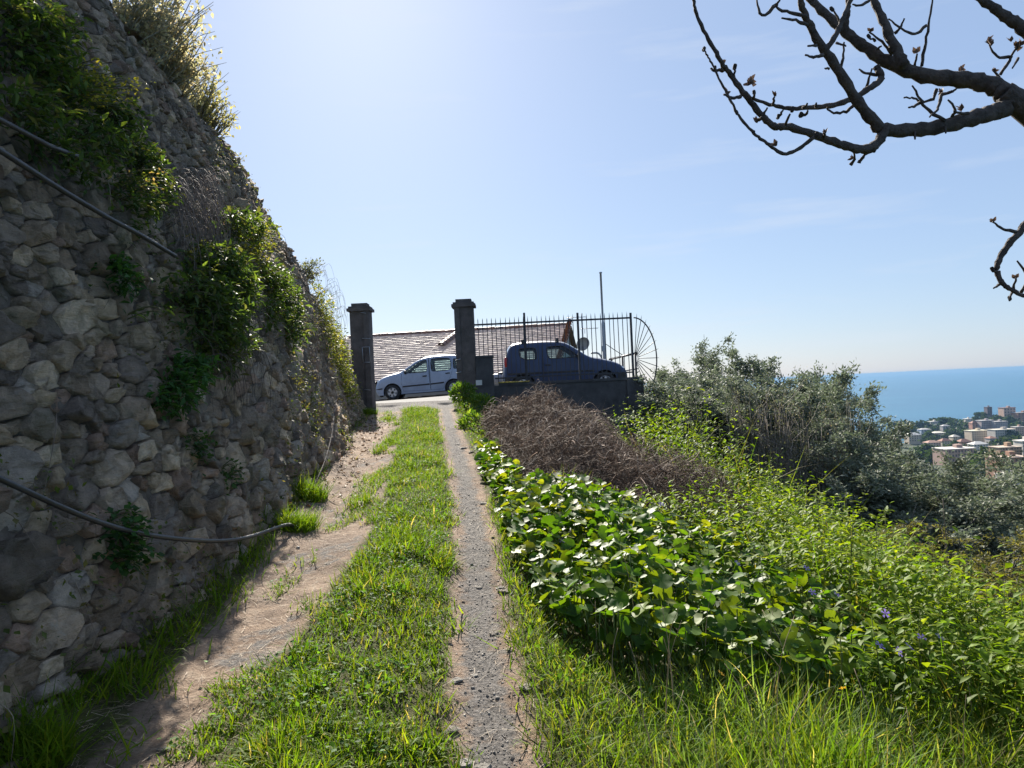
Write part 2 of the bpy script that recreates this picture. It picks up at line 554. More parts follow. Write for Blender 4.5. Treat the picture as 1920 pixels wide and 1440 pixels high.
# ------------------------------------------------------------------ where the far town stands (photo column, rows, distance)
CR, PK, TN, RD, WH, GY, MV = (.52, .42, .31), (.52, .35, .27), (.42, .28, .18), (.38, .19, .13), (.62, .57, .50), (.38, .34, .32), (.36, .29, .28)
RT, RW, RG = (.28, .14, .10), (.60, .57, .52), (.38, .36, .35)
TOWN = [
    (1851, 1860, 763, 779, 1260, (.16, .12, .13), 'flat', (.14, .11, .12), 'dark tower house on the skyline of the headland', 5, 2),
    (1882, 1904, 764, 781, 1250, PK, 'flat', (.18, .10, .09), 'pink villa with a dark overhanging roof at the top of the headland', 3, 4),
    (1908, 1935, 773, 790, 1230, RD, 'flat', RG, 'reddish building at the right edge of the headland', 4, 4),
    (1840, 1864, 788, 806, 1130, MV, 'flat', RG, 'left half of the pair of grey mauve apartment blocks', 5, 7),
    (1866, 1889, 790, 807, 1120, (.38, .33, .33), 'flat', RG, 'right half of the pair of grey mauve apartment blocks', 5, 7),
    (1823, 1838, 789, 805, 1140, (.50, .25, .18), 'hip', RT, 'orange red house left of the grey mauve apartments', 4, 3),
    (1811, 1823, 785, 791, 1220, WH, 'flat', RW, 'low white roofed house on the skyline above the pines', 1, 4),
    (1704, 1727, 811, 828, 960, CR, 'hip', RW, 'cream house with a pale hipped roof, first large one from the shore', 3, 5),
    (1752, 1773, 809, 818, 1020, CR, 'hip', (.66, .62, .52), 'low house with a bright pale pyramid roof among the dark pines', 2, 5),
    (1688, 1702, 799, 806, 1190, WH, 'flat', RW, 'small white house nearest the tip of the headland', 2, 4),
    (1822, 1852, 807, 829, 930, CR, 'flat', (.60, .55, .40), 'cream apartment block with a yellowish flat roof', 5, 7),
    (1866, 1904, 805, 824, 900, (.44, .40, .36), 'flat', (.50, .46, .38), 'wide beige block in the middle of the town', 4, 9),
    (1766, 1785, 822, 840, 820, (.52, .46, .32), 'hip', RT, 'yellowish house in front of the dark pines', 4, 4),
    (1787, 1800, 815, 829, 860, CR, 'hip', (.46, .42, .36), 'narrow cream house with a rounded pale roof', 4, 3),
    (1801, 1822, 823, 842, 740, RD, 'hip', RT, 'red house beside the narrow cream one', 4, 4),
    (1826, 1853, 828, 846, 700, WH, 'hip', RW, 'white roofed house in front of the cream apartments', 3, 5),
    (1772, 1830, 841, 866, 520, (.40, .27, .22), 'flat', (.48, .45, .42), 'long low reddish building with a broad flat roof', 3, 10),
    (1917, 1940, 826, 862, 480, WH, 'flat', RW, 'white block cut by the right edge of the picture', 6, 4),
    (1679, 1690, 817, 836, 800, TN, 'flat', RG, 'small tan house just behind the olive trees by the shore', 3, 2),
    (1727, 1746, 803, 811, 1080, (.38, .42, .48), 'hip', RG, 'small bluish house among the pines', 2, 4),
    (1768, 1781, 796, 806, 1130, GY, 'hip', RG, 'grey house in the pine wood on the headland', 2, 3),
    (1745, 1761, 790, 796, 1230, WH, 'flat', RW, 'white house at the top edge of the pine wood', 1, 4),
    (1890, 1926, 884, 908, 330, (.55, .50, .46), 'hip', (.52, .48, .44), 'pale low house under the brown block at the right edge', 2, 5),
    (1856, 1870, 818, 832, 780, (.42, .38, .36), 'hip', RT, 'small house with a red roof between the white roofed and beige ones', 3, 3),
    (1904, 1922, 800, 818, 1000, PK, 'flat', RG, 'pink apartment block near the right edge of the town', 5, 5),
    (1740, 1764, 826, 840, 760, (.44, .36, .30), 'hip', (.34, .20, .15), 'brownish house peeping over the olive trees', 3, 5),
]
TT = [(1690, 795, 1255, 11, 3, 'flat topped pine at the tip of the headland'), (1770, 790, 1240, 13, 3, 'broad umbrella pine standing above the pine wood'), (1842, 777, 1270, 8, 3, 'small umbrella pine on the skyline left of the dark tower')]
g = random.Random(4)
for (px, py, D, r_) in [(1682, 806, 1230, 9), (1698, 795, 1245, 10), (1708, 797, 1240, 11), (1718, 796, 1240, 12), (1730, 796, 1235, 12), (1740, 799, 1225, 11), (1712, 806, 1160, 11), (1724, 812, 1090, 9), (1750, 804, 1150, 11), (1760, 801, 1180, 12), (1783, 796, 1215, 12), (1793, 797, 1200, 12), (1803, 795, 1210, 12), (1812, 797, 1180, 11), (1790, 805, 1120, 12), (1802, 806, 1100, 12), (1812, 808, 1060, 11), (1780, 812, 1040, 10), (1742, 814, 1020, 9), (1750, 821, 930, 8), (1775, 818, 960, 9), (1790, 811, 1040, 10), (1830, 784, 1250, 9), (1845, 783, 1240, 8), (1870, 782, 1210, 9), (1893, 784, 1190, 8), (1908, 795, 1130, 9), (1888, 825, 760, 9), (1896, 822, 800, 8), (1878, 828, 720, 8), (1910, 826, 700, 8), (1760, 845, 560, 7), (1792, 833, 680, 7), (1846, 850, 470, 7), (1858, 845, 520, 7), (1862, 868, 400, 6), (1840, 868, 420, 6), (1895, 812, 900, 8), (1926, 868, 360, 6), (1736, 838, 680, 7)]:
    TT.append((px, py, D, r_, g.randrange(3), None))
TOWN_PTS = []
for q in TOWN:
    p_ = at((q[0] + q[1]) / 2, q[3], q[4]); TOWN_PTS.append((p_[0], p_[1] + 6, p_[2] - 1.0))
for q in TT:
    p_ = at(q[0], q[1], q[2]); TOWN_PTS.append((p_[0], p_[1], p_[2] - q[3] * 1.75))
for q in ((1895, 860, 430), (1902, 895, 360)):
    p_ = at(*q); TOWN_PTS.append((p_[0], p_[1] + 6, p_[2] - 1.0))

def farH(x, y):
    x = np.asarray(x, float); y = np.asarray(y, float)
    z0 = np.interp(np.hypot(x, y), [0, 20, 60, 150, 420, 800, 1200, 1700], [-1, -5, -24, -44, -62, -80, -92, -98])
    num, den = z0 * 2e-6, 2e-6 + 0 * x
    for (cx, cy, cz) in TOWN_PTS:
        w = 1.0 / ((x - cx) ** 2 + (y - cy) ** 2 + 22 ** 2) ** 1.6
        num = num + w * cz; den = den + w
    k = sstep(120, 300, y)
    z = z0 * (1 - k) + num / den * k
    coast = 1300 + 0.05 * (x - 620) + 10 * np.sin(x / 60)
    z = np.where(y > coast, z - 45 * np.minimum((y - coast) / 40, 2.0), z)
    w = 575 + 12 * np.sin(y / 70)
    z = np.where((x < w) & (y > 1050), z - 0.5 * np.minimum(w - x, 120), z)
    return z + 2 * (fbm(x / 60, y / 60, 21) - 0.5)

# ------------------------------------------------------------------ SETTING: ground, track, road, sea, hills
def grid(x0, x1, y0, y1, sx, sy, fz):
    xs = np.linspace(x0, x1, int(round((x1 - x0) / sx)) + 1)
    ys = np.linspace(y0, y1, int(round((y1 - y0) / sy)) + 1)
    Xg, Yg = np.meshgrid(xs, ys)
    V = np.stack([Xg, Yg, fz(Xg, Yg)], -1).reshape(-1, 3)
    nx, ny = len(xs), len(ys)
    i = (np.arange(ny - 1)[:, None] * nx + np.arange(nx - 1)[None, :]).ravel()
    F = np.stack([i, i + 1, i + nx + 1, i + nx], 1)
    return V, F

def near_ground(x, y):
    z = H(x, y)
    s = x - t_right(y)
    onpath = (s < 0.55) & (x > w_base(y) - 0.25) & (y < 18.6) & (y > -3.9)
    onroad = (y > 18.7) & (y < 30.4) & (x < 3.2)
    return np.where(onpath, z - 0.12, np.where(onroad, z - 0.10, z))
V, F = grid(-40, 40, -8, 60, 0.25, 0.25, near_ground)
tag(part('ground', V, F, MT['soil'], None, smooth=True), kind='structure')

# track strip
ny, nx = 560, 96
ys = np.concatenate([np.linspace(-4, 2, 40), np.linspace(2, 10, 330)[1:], np.linspace(10, 18.8, 192)[1:]])
ny = len(ys)
uu = np.linspace(0, 1, nx)
Xg = (w_base(ys) - 0.35)[:, None] * (1 - uu)[None] + (t_right(ys) + 0.62)[:, None] * uu[None]
Yg = np.repeat(ys[:, None], nx, 1)
Zg = H(Xg, Yg)
V = np.stack([Xg, Yg, Zg], -1).reshape(-1, 3)
i = (np.arange(ny - 1)[:, None] * nx + np.arange(nx - 1)[None, :]).ravel()
F = np.stack([i, i + 1, i + nx + 1, i + nx], 1)
xx, yy = V[:, 0], V[:, 1]
grv = sstep(-0.06, 0.26, xx - g_right(yy)) * (1 - sstep(-0.22, 0.08, xx - t_right(yy)))
grv = np.maximum(grv, sstep(16.3, 17.8, yy) * 0.8)
grv = np.maximum(grv, 0.5 * (fbm(xx * 2, yy * 1.2, 31) > 0.62) * (xx < g_left(yy)))
hum = sstep(-0.15, 0.2, xx - g_left(yy)) * (1 - sstep(-0.10, 0.12, xx - g_right(yy))) * (yy < 17.3)
hum = np.maximum(hum, sstep(-0.12, 0.16, xx - t_right(yy)))
hum = np.maximum(hum, 1 - sstep(0.0, 0.3, xx - d_left(yy) + 0.15))
tag(part('path', V, F, MT['path'], None, smooth=True, extra={'zone': np.stack([grv, hum, 0 * grv], 1)}), kind='structure')

# road with a kerb along its house side
V, F = grid(-30, 3.2, 18.75, 30.1, 0.5, 0.25, lambda x, y: H(x, y) + 0.004)
tag(part('road', V, F, MT['asphalt'], None, smooth=True), kind='structure')
xs = np.linspace(-30, 3.2, 60)
kerb = []
for a, b in zip(xs[:-1], xs[1:]):
    z = float(H(np.array(a), np.array(30.0)))
    kerb.append((a, 30.1, z - 0.3, b, 30.35, z + 0.08))
V, F = boxes(kerb)
tag(part('kerb', V, F, MT['asphalt'], None), kind='structure')

V, F = grid(-500, 1700, 20, 1800, 16, 16, lambda x, y: farH(x, y) - 3.0 * (np.hypot(x, y) < 90))
tag(part('hills', V, F, MT['hill'], None, smooth=True), kind='structure')
SEA_R = 30000
a = np.linspace(0, 2 * np.pi, 181)[:-1]
rr = [0, 900, 2500, 6000, 12000, 20000, SEA_R]
V = [(0, 0, -100)]
for r_ in rr[1:]:
    V += [(r_ * math.cos(t), r_ * math.sin(t), -100) for t in a]
F = [(0, 1 + j, 1 + (j + 1) % 180) for j in range(180)]
for k in range(len(rr) - 2):
    for j in range(180):
        p, q = 1 + k * 180 + j, 1 + k * 180 + (j + 1) % 180
        F.append((p, p + 180, q + 180)); F.append((p, q + 180, q))
tag(part('sea', np.array(V), np.array(F), MT['sea'], None), kind='structure')

# ------------------------------------------------------------------ STONE WALL on the left
BAT = 0.195
def wall_pt(v, h, d=0.0):
    v = np.asarray(v, float); h = np.asarray(h, float)
    zb = 0.0738 * v - 0.05
    bul = 0.16 * (fbm(v * 0.6, h * 0.8, 41) - 0.5) + 0.22 * np.exp(-(h / 0.7) ** 2) * (fbm(v * 0.9, h, 43) - 0.25)
    x = w_base(v) - BAT * h + bul + d * 0.97
    return np.stack([x, v + d * 0.06, zb + h + d * 0.19], -1)

def wall_h(v):
    return w_top(v) - 0.0738 * v + 0.05

def clip_poly(poly, px, py, nx_, ny_):
    """keep the side where (p - (px,py)).n <= 0"""
    out = []
    n = len(poly)
    for i in range(n):
        a, b = poly[i], poly[(i + 1) % n]
        da = (a[0] - px) * nx_ + (a[1] - py) * ny_
        db = (b[0] - px) * nx_ + (b[1] - py) * ny_
        if da <= 0: out.append(a)
        if da * db < 0:
            t = da / (da - db)
            out.append((a[0] + t * (b[0] - a[0]), a[1] + t * (b[1] - a[1])))
    return out

V0, V1 = 0.6, 18.3
ASP = 1.75
rs = random.Random(5)
cells = {}
pts = []
GS = 0.10
def size_at(v, h):
    s = 0.148 - 0.058 * min(1, max(0, (h - 1.2) / 2.2)) - 0.03 * min(1, max(0, (v - 9) / 6))
    return s
tries = 0
while tries < 80000:
    tries += 1
    v = rs.uniform(V0, V1)
    hm = float(wall_h(v))
    h = rs.uniform(0.0, hm)
    big = rs.random()
    rad = size_at(v, h) * (rs.uniform(1.5, 2.1) if (big < 0.16 and tries < 3000) else rs.uniform(0.95, 1.35) if tries < 9000 else rs.uniform(0.42, 0.9)) * 0.82
    X_, Y_ = v / ASP, h
    ci, cj = int(X_ / GS), int(Y_ / GS)
    ok = True
    for a_ in range(-4, 5):
        for b_ in range(-4, 5):
            for (qx, qy, qr) in cells.get((ci + a_, cj + b_), ()):
                if (qx - X_) ** 2 + (qy - Y_) ** 2 < (0.5 * (qr + rad)) ** 2 * 1.15:
                    ok = False; break
            if not ok: break
        if not ok: break
    if ok:
        cells.setdefault((ci, cj), []).append((X_, Y_, rad))
        pts.append((X_, Y_, rad))

STONE_COLS = [(0.31, 0.275, 0.235), (0.17, 0.155, 0.14), (0.22, 0.19, 0.16), (0.27, 0.24, 0.21), (0.21, 0.19, 0.17), (0.33, 0.29, 0.235), (0.24, 0.205, 0.165), (0.28, 0.27, 0.26), (0.18, 0.165, 0.155), (0.37, 0.32, 0.25), (0.25, 0.195, 0.165)]
stones = []
for (X_, Y_, rad) in pts:
    ci, cj = int(X_ / GS), int(Y_ / GS)
    L = 0.5
    poly = [(X_ - L, Y_ - L), (X_ + L, Y_ - L), (X_ + L, Y_ + L), (X_ - L, Y_ + L)]
    for a_ in range(-6, 7):
        for b_ in range(-6, 7):
            for (qx, qy, qr) in cells.get((ci + a_, cj + b_), ()):
                dx, dy = qx - X_, qy - Y_
                d2 = dx * dx + dy * dy
                if d2 < 1e-9: continue
                # power bisector so that large stones keep large cells
                t = 0.5 + (rad * rad - qr * qr) * 0.16 / d2
                poly = clip_poly(poly, X_ + dx * t, Y_ + dy * t, dx, dy)
                if len(poly) < 3: break
            if len(poly) < 3: break
        if len(poly) < 3: break
    if len(poly) < 3: continue
    P = np.array(poly) * [ASP, 1]
    c = P.mean(0)
    hm = float(wall_h(c[0]))
    P[:, 1] = np.clip(P[:, 1], -0.05, hm + rs.uniform(-0.05, 0.05))
    P[:, 0] = np.clip(P[:, 0], V0 - 0.1, V1)
    area = 0.5 * abs(np.dot(P[:, 0], np.roll(P[:, 1], 1)) - np.dot(P[:, 1], np.roll(P[:, 0], 1)))
    if area < 0.0015: continue
    size = math.sqrt(area)
    # irregular outline: extra point on longer edges, corners cut back
    Q = []
    n = len(P)
    for k in range(n):
        p, q = P[k], P[(k + 1) % n]
        e = np.linalg.norm(q - p)
        if e < 0.015: continue
        Q.append(p * 0.90 + q * 0.10 if e > 0.04 else p)
        if e > 0.30 * size:
            Q.append((p + q) / 2 + np.array([rs.uniform(-1, 1), rs.uniform(-1, 1)]) * 0.10 * size)
            Q.append(p * 0.1 + q * 0.9)
    if len(Q) < 4: continue
    Q = np.array(Q)
    if len(Q) > 14: Q = Q[np.linspace(0, len(Q) - 1, 14).astype(int)]
    c = Q.mean(0)
    gap = min(0.002 + 0.008 * rs.random(), 0.06 * size)
    D = Q - c
    ln = np.linalg.norm(D, axis=1, keepdims=True)
    D1 = D * np.maximum(0.4, 1 - gap / np.maximum(ln, 1e-6))
    prot = rs.uniform(-0.010, 0.026) * min(1.7, size / 0.12) + (0.04 if rs.random() < 0.06 else 0)
    if c[1] > hm - .22: prot = min(prot, .012)
    tx, ty = rs.gauss(0, 0.20), rs.gauss(0.0, 0.20)
    m = len(D)
    rings = []
    for sc, dep in ((1.0, -0.09), (1.0, prot - 0.008 - 0.02 * size), (0.93 + rs.uniform(-.06, .03), prot - 0.002), (0.5 + rs.uniform(-.15, .15), prot + rs.uniform(-.01, .012))):
        J = D1 * sc * (1 + np.array([[rs.uniform(-1, 1) * 0.05] for _ in range(m)]) * (sc < 1))
        vv, hh = c[0] + J[:, 0], c[1] + J[:, 1]
        dd = np.full(m, dep) + (tx * J[:, 0] + ty * J[:, 1]) * (dep > -0.05) + np.array([rs.gauss(0, 0.003 + 0.045 * size) for _ in range(m)]) * (sc < 1)
        rings.append(wall_pt(vv, hh, np.clip(dd, -.2, prot + (.01 if c[1] > hm - .22 else .06))))
    Vn = np.vstack(rings + [wall_pt(c[0], c[1], prot + rs.gauss(0, .05 * size))[None]])
    F = []
    for k in range(3):
        for j in range(m):
            a0, a1 = k * m + j, k * m + (j + 1) % m
            F += [(a0, a1, a1 + m), (a0, a1 + m, a0 + m)]
    for j in range(m):
        F.append((3 * m + j, 3 * m + (j + 1) % m, 4 * m))
    F = np.array(F)
    # outline may run either way round: make normals point outwards
    ar = np.dot(Q[:, 0], np.roll(Q[:, 1], -1)) - np.dot(Q[:, 1], np.roll(Q[:, 0], -1))
    if ar < 0: F = F[:, ::-1]
    col = np.array(STONE_COLS[rs.randrange(len(STONE_COLS))]) * rs.uniform(0.8, 1.5)
    if rs.random() < 0.05: col = np.array((0.56, 0.51, 0.43))
    wp = wall_pt(c[0], c[1])
    dist = np.linalg.norm(wp - [0, 0, EYE])
    vis = c[0] > 2.9 and c[0] > (1.45 * (-wp[0]) * 0.98)
    stones.append((area / dist ** 2 * (1 if vis else 0.02) * (-wp[0] / dist), Vn, F, np.tile(col * [1.14, 1.0, .86], (len(Vn), 1))))
stones.sort(key=lambda s: -s[0])
wall = thing('stone_wall', 'tall leaning dry stone retaining wall with plants growing out of it, left of the track', 'stone wall', (-2.4, 8, 0.6))
vs = np.linspace(V0 - 0.2, V1, 180)
hs = np.linspace(0, 1, 34)
Vg, Hg = np.meshgrid(vs, hs)
Hh = Hg * (wall_h(Vg) - 0.03)
Pw = wall_pt(Vg, Hh, -0.030 + 0.05 * (fbm(Vg * 9, Hh * 9, 51) - 0.5))
i = (np.arange(33)[:, None] * 180 + np.arange(179)[None, :]).ravel()
part('rubble_core', Pw.reshape(-1, 3), np.stack([i, i + 1, i + 181, i + 180], 1), MT['rubble'], wall, smooth=True)
for s in stones[:300]:
    part('stone', s[1], s[2], MT['stone'], wall, s[3])
V, F, T = cat3([(s[1], s[2], s[3]) for s in stones[300:]])
part('small_stones', V, F, MT['stone'], wall, T, kind='stuff')
print('stones', len(stones), len(F))
# the wall's end face by the gate and its flat top
e = wall_pt(np.full(8, V1), np.linspace(0, 1, 8) * (wall_h(V1) - 0.05), 0.0)
V = np.vstack([e, e + [-1.2, 0.0, 0]])
part('end_face', V, np.array([(k, k + 1, k + 9, k + 8) for k in range(7)]), MT['rubble'], wall)
# solid behind the end face: the terrace step
e = thing('terrace_step', 'earth bank closing the end of the stone wall behind the gate pillar', 'earth bank', (-4.5, 18.3, 1.3))
V, F = boxes([(-12, 17.9, 0.5, -3.9, 18.28, 2.72)])
part('bank', V, F, MT['rubble'], e)

# ------------------------------------------------------------------ GATE PILLARS
PY = 18.0
def px2(px, py, y=PY): return at(px, py, y)
def pillar(pxl, pxr, pytop, label, mirror):
    tl, tr = px2(pxl, pytop), px2(pxr, pytop)
    # rebuild upright about its centre line
    cx = (tl[0] + tr[0]) / 2
    w = abs(tr[0] - tl[0])
    zt = (tl[2] + tr[2]) / 2
    zb = float(H(np.array(cx), np.array(PY))) - 0.3
    t = thing('gate_pillar', label, 'gate pillar', (cx, PY + w / 2, zb), 'pair of gate pillars')
    hw = w / 2
    y0, y1 = PY, PY + w
    # shaft with a recessed strip at the gate side
    bx = [(cx - hw, y0 + 0.015, zb, cx + hw, y1, zt - 0.19)]
    V, F = boxes(bx); part('shaft', V, F, MT['pillar'], t)
    s = 1 if mirror else -1
    xa, xb = sorted((cx + s * hw * 1.0, cx + s * hw * 0.42))
    V, F = boxes([(xa + .004, y0 - 0.02, zb, xb - .004, y0 + 0.013, zt - 0.19)]); part('corner_strip', V, F, MT['pillar'], t)
    V, F = boxes([(cx - hw - 0.055, y0 - 0.05, zt - 0.188, cx + hw + 0.055, y1 + 0.05, zt - 0.12),
                  (cx - hw - 0.02, y0 - 0.02, zt - 0.119, cx + hw + 0.02, y1 + 0.02, zt - 0.075)]); part('moulding', V, F, MT['pillar'], t)
    V, F = boxes([(cx - hw * .82, y0 + 0.05, zt - 0.074, cx + hw * .82, y1 - 0.05, zt)]); part('cap', V, F, MT['pillar'], t)
    return t, cx, hw, zb, zt
pl, plx, plh, plb, plt = pillar(654, 690, 568, 'left gate pillar with a small wire frame, standing at the end of the stone wall', True)
pr, prx, prh, prb, prt = pillar(850, 886, 560, 'right gate pillar where the spiked iron fence starts', False)
for (hz, L) in ((3.55, 0.12), (2.95, 0.2), (1.75, 0.14)):
    V, F = tube([(plx + plh * .25, PY - .03, hz + .02), (plx + plh * .25 + L, PY - .035, hz)], 0.008, 5); part('iron_strap', V, F, MT['galv'], pl)
for hz in (3.6, 2.35, 2.05):
    V, F = tube([(prx - prh - .02, PY - .03, hz), (prx - prh + .11, PY - .035, hz + .03)], 0.010, 5); part('iron_strap', V, F, MT['galv'], pr)
a_, b_ = px2(680, 651, PY - .04), px2(694, 679, PY - .04)
x0, x1, z0, z1 = plx + plh - .17, plx + plh - .005, b_[2], a_[2]
fr = []
for p, q in (((x0, z0), (x1, z0)), ((x1, z0), (x1, z1)), ((x1, z1), (x0, z1)), ((x0, z1), (x0, z0))):
    fr.append((np.array([(p[0], PY - .045, p[1]), (q[0], PY - .045, q[1])]), 0.009))
V, F = tubes(fr, 5); part('wire_frame', V, F, MT['galv'], pl)
cable = thing('cable', 'thin pale cable running down the left gate pillar', 'cable', (plx - plh, PY, 1.3))
V, F = tube(catmull([(plx - plh - .06, PY - .05, 2.7), (plx - plh - .03, PY - .05, 2.2), (plx - plh + .0, PY - .06, 1.75), (plx - plh + .06, PY - .06, 1.55), (plx - .05, PY - .06, 1.53)], 6), 0.012, 5)
part('cord', V, F, MT['galv'], cable)

# ------------------------------------------------------------------ PARAPET WALL, block and FENCE
ZW = 1.775
xr = 3.06
pw = thing('parapet_wall', 'dark grey rendered retaining wall carrying the iron fence and the parked blue car behind', 'retaining wall', (1.2, 18.3, 0.3))
V, F = boxes([(prx + prh + .005, 18.12, -1.5, xr, 18.42, ZW - .06)]); part('wall_face', V, F, MT['render'], pw)
V, F = boxes([(xr - .36, 18.07, -1.5, xr + .03, 18.5, ZW - .059)]); part('end_pier', V, F, MT['render'], pw)
V, F = boxes([(xr - .28, 18.43, -1.5, xr - .003, 24.5, ZW - .07)]); part('side_wall', V, F, MT['render'], pw)
V, F = boxes([(prx + prh + .52, 18.09, ZW - .058, xr + .06, 18.46, ZW)]); part('coping', V, F, MT['render'], pw)
# moss on the coping near the block
n = 1500
mx = RNG.uniform(prx + prh + .52, prx + prh + 1.25, n); my = RNG.uniform(18.08, 18.3, n)
keep = fbm(mx * 6, my * 6, 3) + 0.3 * (1.25 - (mx - prx - prh)) > 0.5
mx, my = mx[keep], my[keep]
tet = np.array([(-.5, -.3, 0), (.5, -.3, 0), (0, .6, 0), (0, 0, .8)]); tf = np.array([(0, 1, 3), (1, 2, 3), (2, 0, 3)])
V, F, T = scatter(tet, tf, np.stack([mx, my, np.full(len(mx), ZW)], 1), zrot(RNG.uniform(0, 6, len(mx))), RNG.uniform(.015, .04, len(mx)), np.array([(.33, .27, .05)]) * RNG.uniform(.6, 1.3, (len(mx), 1)))
part('moss', V, F, MT['dry'], pw, T)
bl = thing('meter_block', 'low rendered block with a pale plate, built against the right gate pillar', 'meter block', (prx + prh + .25, 18.0, 1.2))
bz = px2(905, 667, 18.0)[2]
bx0, bx1 = prx + prh + .006, px2(925, 700, 18.0)[0]
V, F = boxes([(bx0, 17.99, 0.6, bx1, 18.5, bz - .04)]); part('block', V, F, MT['render'], bl)
V, F = boxes([(bx0 - .001, 17.96, bz - .039, bx1 + .02, 18.53, bz)]); part('lid', V, F, MT['render'], bl)
a_, b_ = px2(892, 713, 17.96), px2(904, 722, 17.96)
V, F = boxes([(a_[0], 17.965, b_[2], b_[0], 17.988, a_[2])]); part('plate', V, F, MT['plate'], bl)

FY = 18.27
fence = thing('iron_fence', 'dark iron fence of thin spiked bars with a fan shaped end', 'fence', (1, FY, ZW))
rail_l, rail_r = at(887, 609, FY), at(1184, 596, FY)
zr = (rail_l[2] + rail_r[2]) / 2
x_end = rail_r[0]
V, F = boxes([(prx + prh + .003, FY - .014, zr - .02, x_end, FY + .014, zr + .02)]); part('top_rail', V, F, MT['iron'], fence)
V, F = boxes([(bx1 + .024, FY - .012, ZW + .10, x_end, FY + .012, ZW + .135)]); part('bottom_rail', V, F, MT['iron'], fence)
for px in (985, 1085, 1184.5):
    x = at(px, 640, FY)[0]
    zt = at(px, 588, FY)[2] + .02
    V, F = boxes([(x - .025, FY - .027, ZW - .05, x + .025, FY + .027, zt)]); part('post', V, F, MT['iron'], fence)
prof = [(0.009, 0), (0.009, zr - ZW + .06), (0.0015, zr - ZW + .15)]
bv, bf = lathe(prof, 6, 'z')
bar_me = mesh('bar', bv, bf, MT['iron'])
nb = 34
for k in range(nb):
    x = prx + prh + .09 + (x_end - prx - prh - .09) * k / nb
    low = bz - ZW if x < bx1 + .02 else 0.0
    piece('bar', bar_me, (x, FY, ZW + (low if low else 0)), fence, scale=(1, 1, 1 if not low else (zr + .15 - ZW - low) / (zr + .15 - ZW)), rot=(0, random.gauss(0, .006), 0))
# fan shaped end
cz, cx = at(1193, 672, FY)[2], x_end + .03
ra = 0.55
arc = []
for t in np.linspace(R(88), R(-62), 40):
    k = 0.98 + .22 * math.cos(t)
    arc.append((cx + ra * .95 * math.cos(t) , FY, cz + (zr - cz) * math.sin(t)))
V, F = tube(arc, 0.016, 6); part('arc_rail', V, F, MT['iron'], fence)
for t in np.linspace(R(80), R(-58), 13):
    ex, ez = math.cos(t) * ra * .95, math.sin(t) * (zr - cz)
    V, F = tube([(cx + ex * .12, FY, cz + ez * .12), (cx + ex * 1.0, FY, cz + ez), (cx + ex * 1.12, FY, cz + ez * 1.12)], [0.009, 0.009, 0.002], 5)
    part('fan_bar', V, F, MT['iron'], fence)

# ------------------------------------------------------------------ HOUSE with clay tile roof
yaw = R(9.5)
hc = at(1062, 609, 38.0)
hx, hy, hz_ = hc
ca, sa = math.cos(yaw), math.sin(yaw)
def hp(u, v, z):      # u along ridge (0 at right end, negative left), v across (negative = towards viewer), z above ridge
    return np.array([hx + u * ca + v * sa, hy - u * sa + v * ca, hz_ + z])
house = thing('tiled_house', 'house below the road showing its long sunlit clay tile roof behind the parked cars', 'house', (hx - 4, hy, hz_ - 5))
Lr, Wd, SL = 11.5, 7.2, math.tan(R(19))
corners = [hp(0.0, -Wd + .5, -SL * Wd - .1), hp(-Lr, -Wd + .5, -SL * Wd - .1), hp(-Lr, Wd - .5, -SL * Wd - .1), hp(0.0, Wd - .5, -SL * Wd - .1)]
base = [c * [1, 1, 0] + [0, 0, -4.5] for c in corners]
apex = [hp(0.0, 0, -.12), hp(-Lr, 0, -.12)]
Vh = np.array(corners + base + apex)
Fh = [(0, 1, 5, 4), (2, 3, 7, 6), (3, 0, 4, 7), (1, 2, 6, 5), (0, 3, 8), (2, 1, 9)]
part('wall', Vh, Fh, MT['plaster'], house, tint=np.array([.32, .31, .30]))
roof = part('roof', np.array([hp(.25, -Wd, -SL * Wd), hp(-Lr - .2, -Wd, -SL * Wd), hp(-Lr - .2, 0, 0), hp(.25, 0, 0), hp(-Lr - .2, Wd, -SL * Wd), hp(.25, Wd, -SL * Wd)]) - [0, 0, .06],
            [(0, 3, 2, 1), (3, 5, 4, 2)], MT['tile'], house, tint=np.array([.16, .10, .08]))
# rows of flat interlocking tiles, every row tipped so that its lower edge stands proud
sl = math.hypot(1, SL)
rows, tw = 24, 0.235
rl = Wd / rows
TL = []
rt = random.Random(3)
for r_ in range(rows):
    off = (r_ % 2) * tw / 2
    ncol = int((Lr + .4) / tw)
    for c_ in range(ncol):
        u0 = .25 - off * 0.5 - c_ * tw
        u1 = u0 - tw + .006
        v0, v1 = -Wd + r_ * rl - .035, -Wd + (r_ + 1) * rl
        lift = .028 + rt.uniform(-.005, .009)
        pts_ = []
        for (u_, v_, z_) in ((u0, v0, lift), (u1, v0, lift + rt.uniform(-.004, .004)), (u1, v1, .004), (u0, v1, .004)):
            pts_.append(hp(u_, v_, v_ * SL + z_))
        dn = [p - [0, 0, .026] for p in pts_[:2]]
        Vt = np.array(pts_ + dn)
        Ft = np.array([(0, 1, 2), (0, 2, 3), (4, 5, 1), (4, 1, 0)])
        g = rt.uniform(.8, 1.2)
        TL.append((Vt, Ft[:, ::-1], np.tile(np.array((.72, .50, .38)) * g + rt.uniform(-.03, .03), (6, 1))))
V, F, T = cat3(TL)
t_ = part('roof_tiles', V, F, MT['tile'], house, T, kind='stuff')
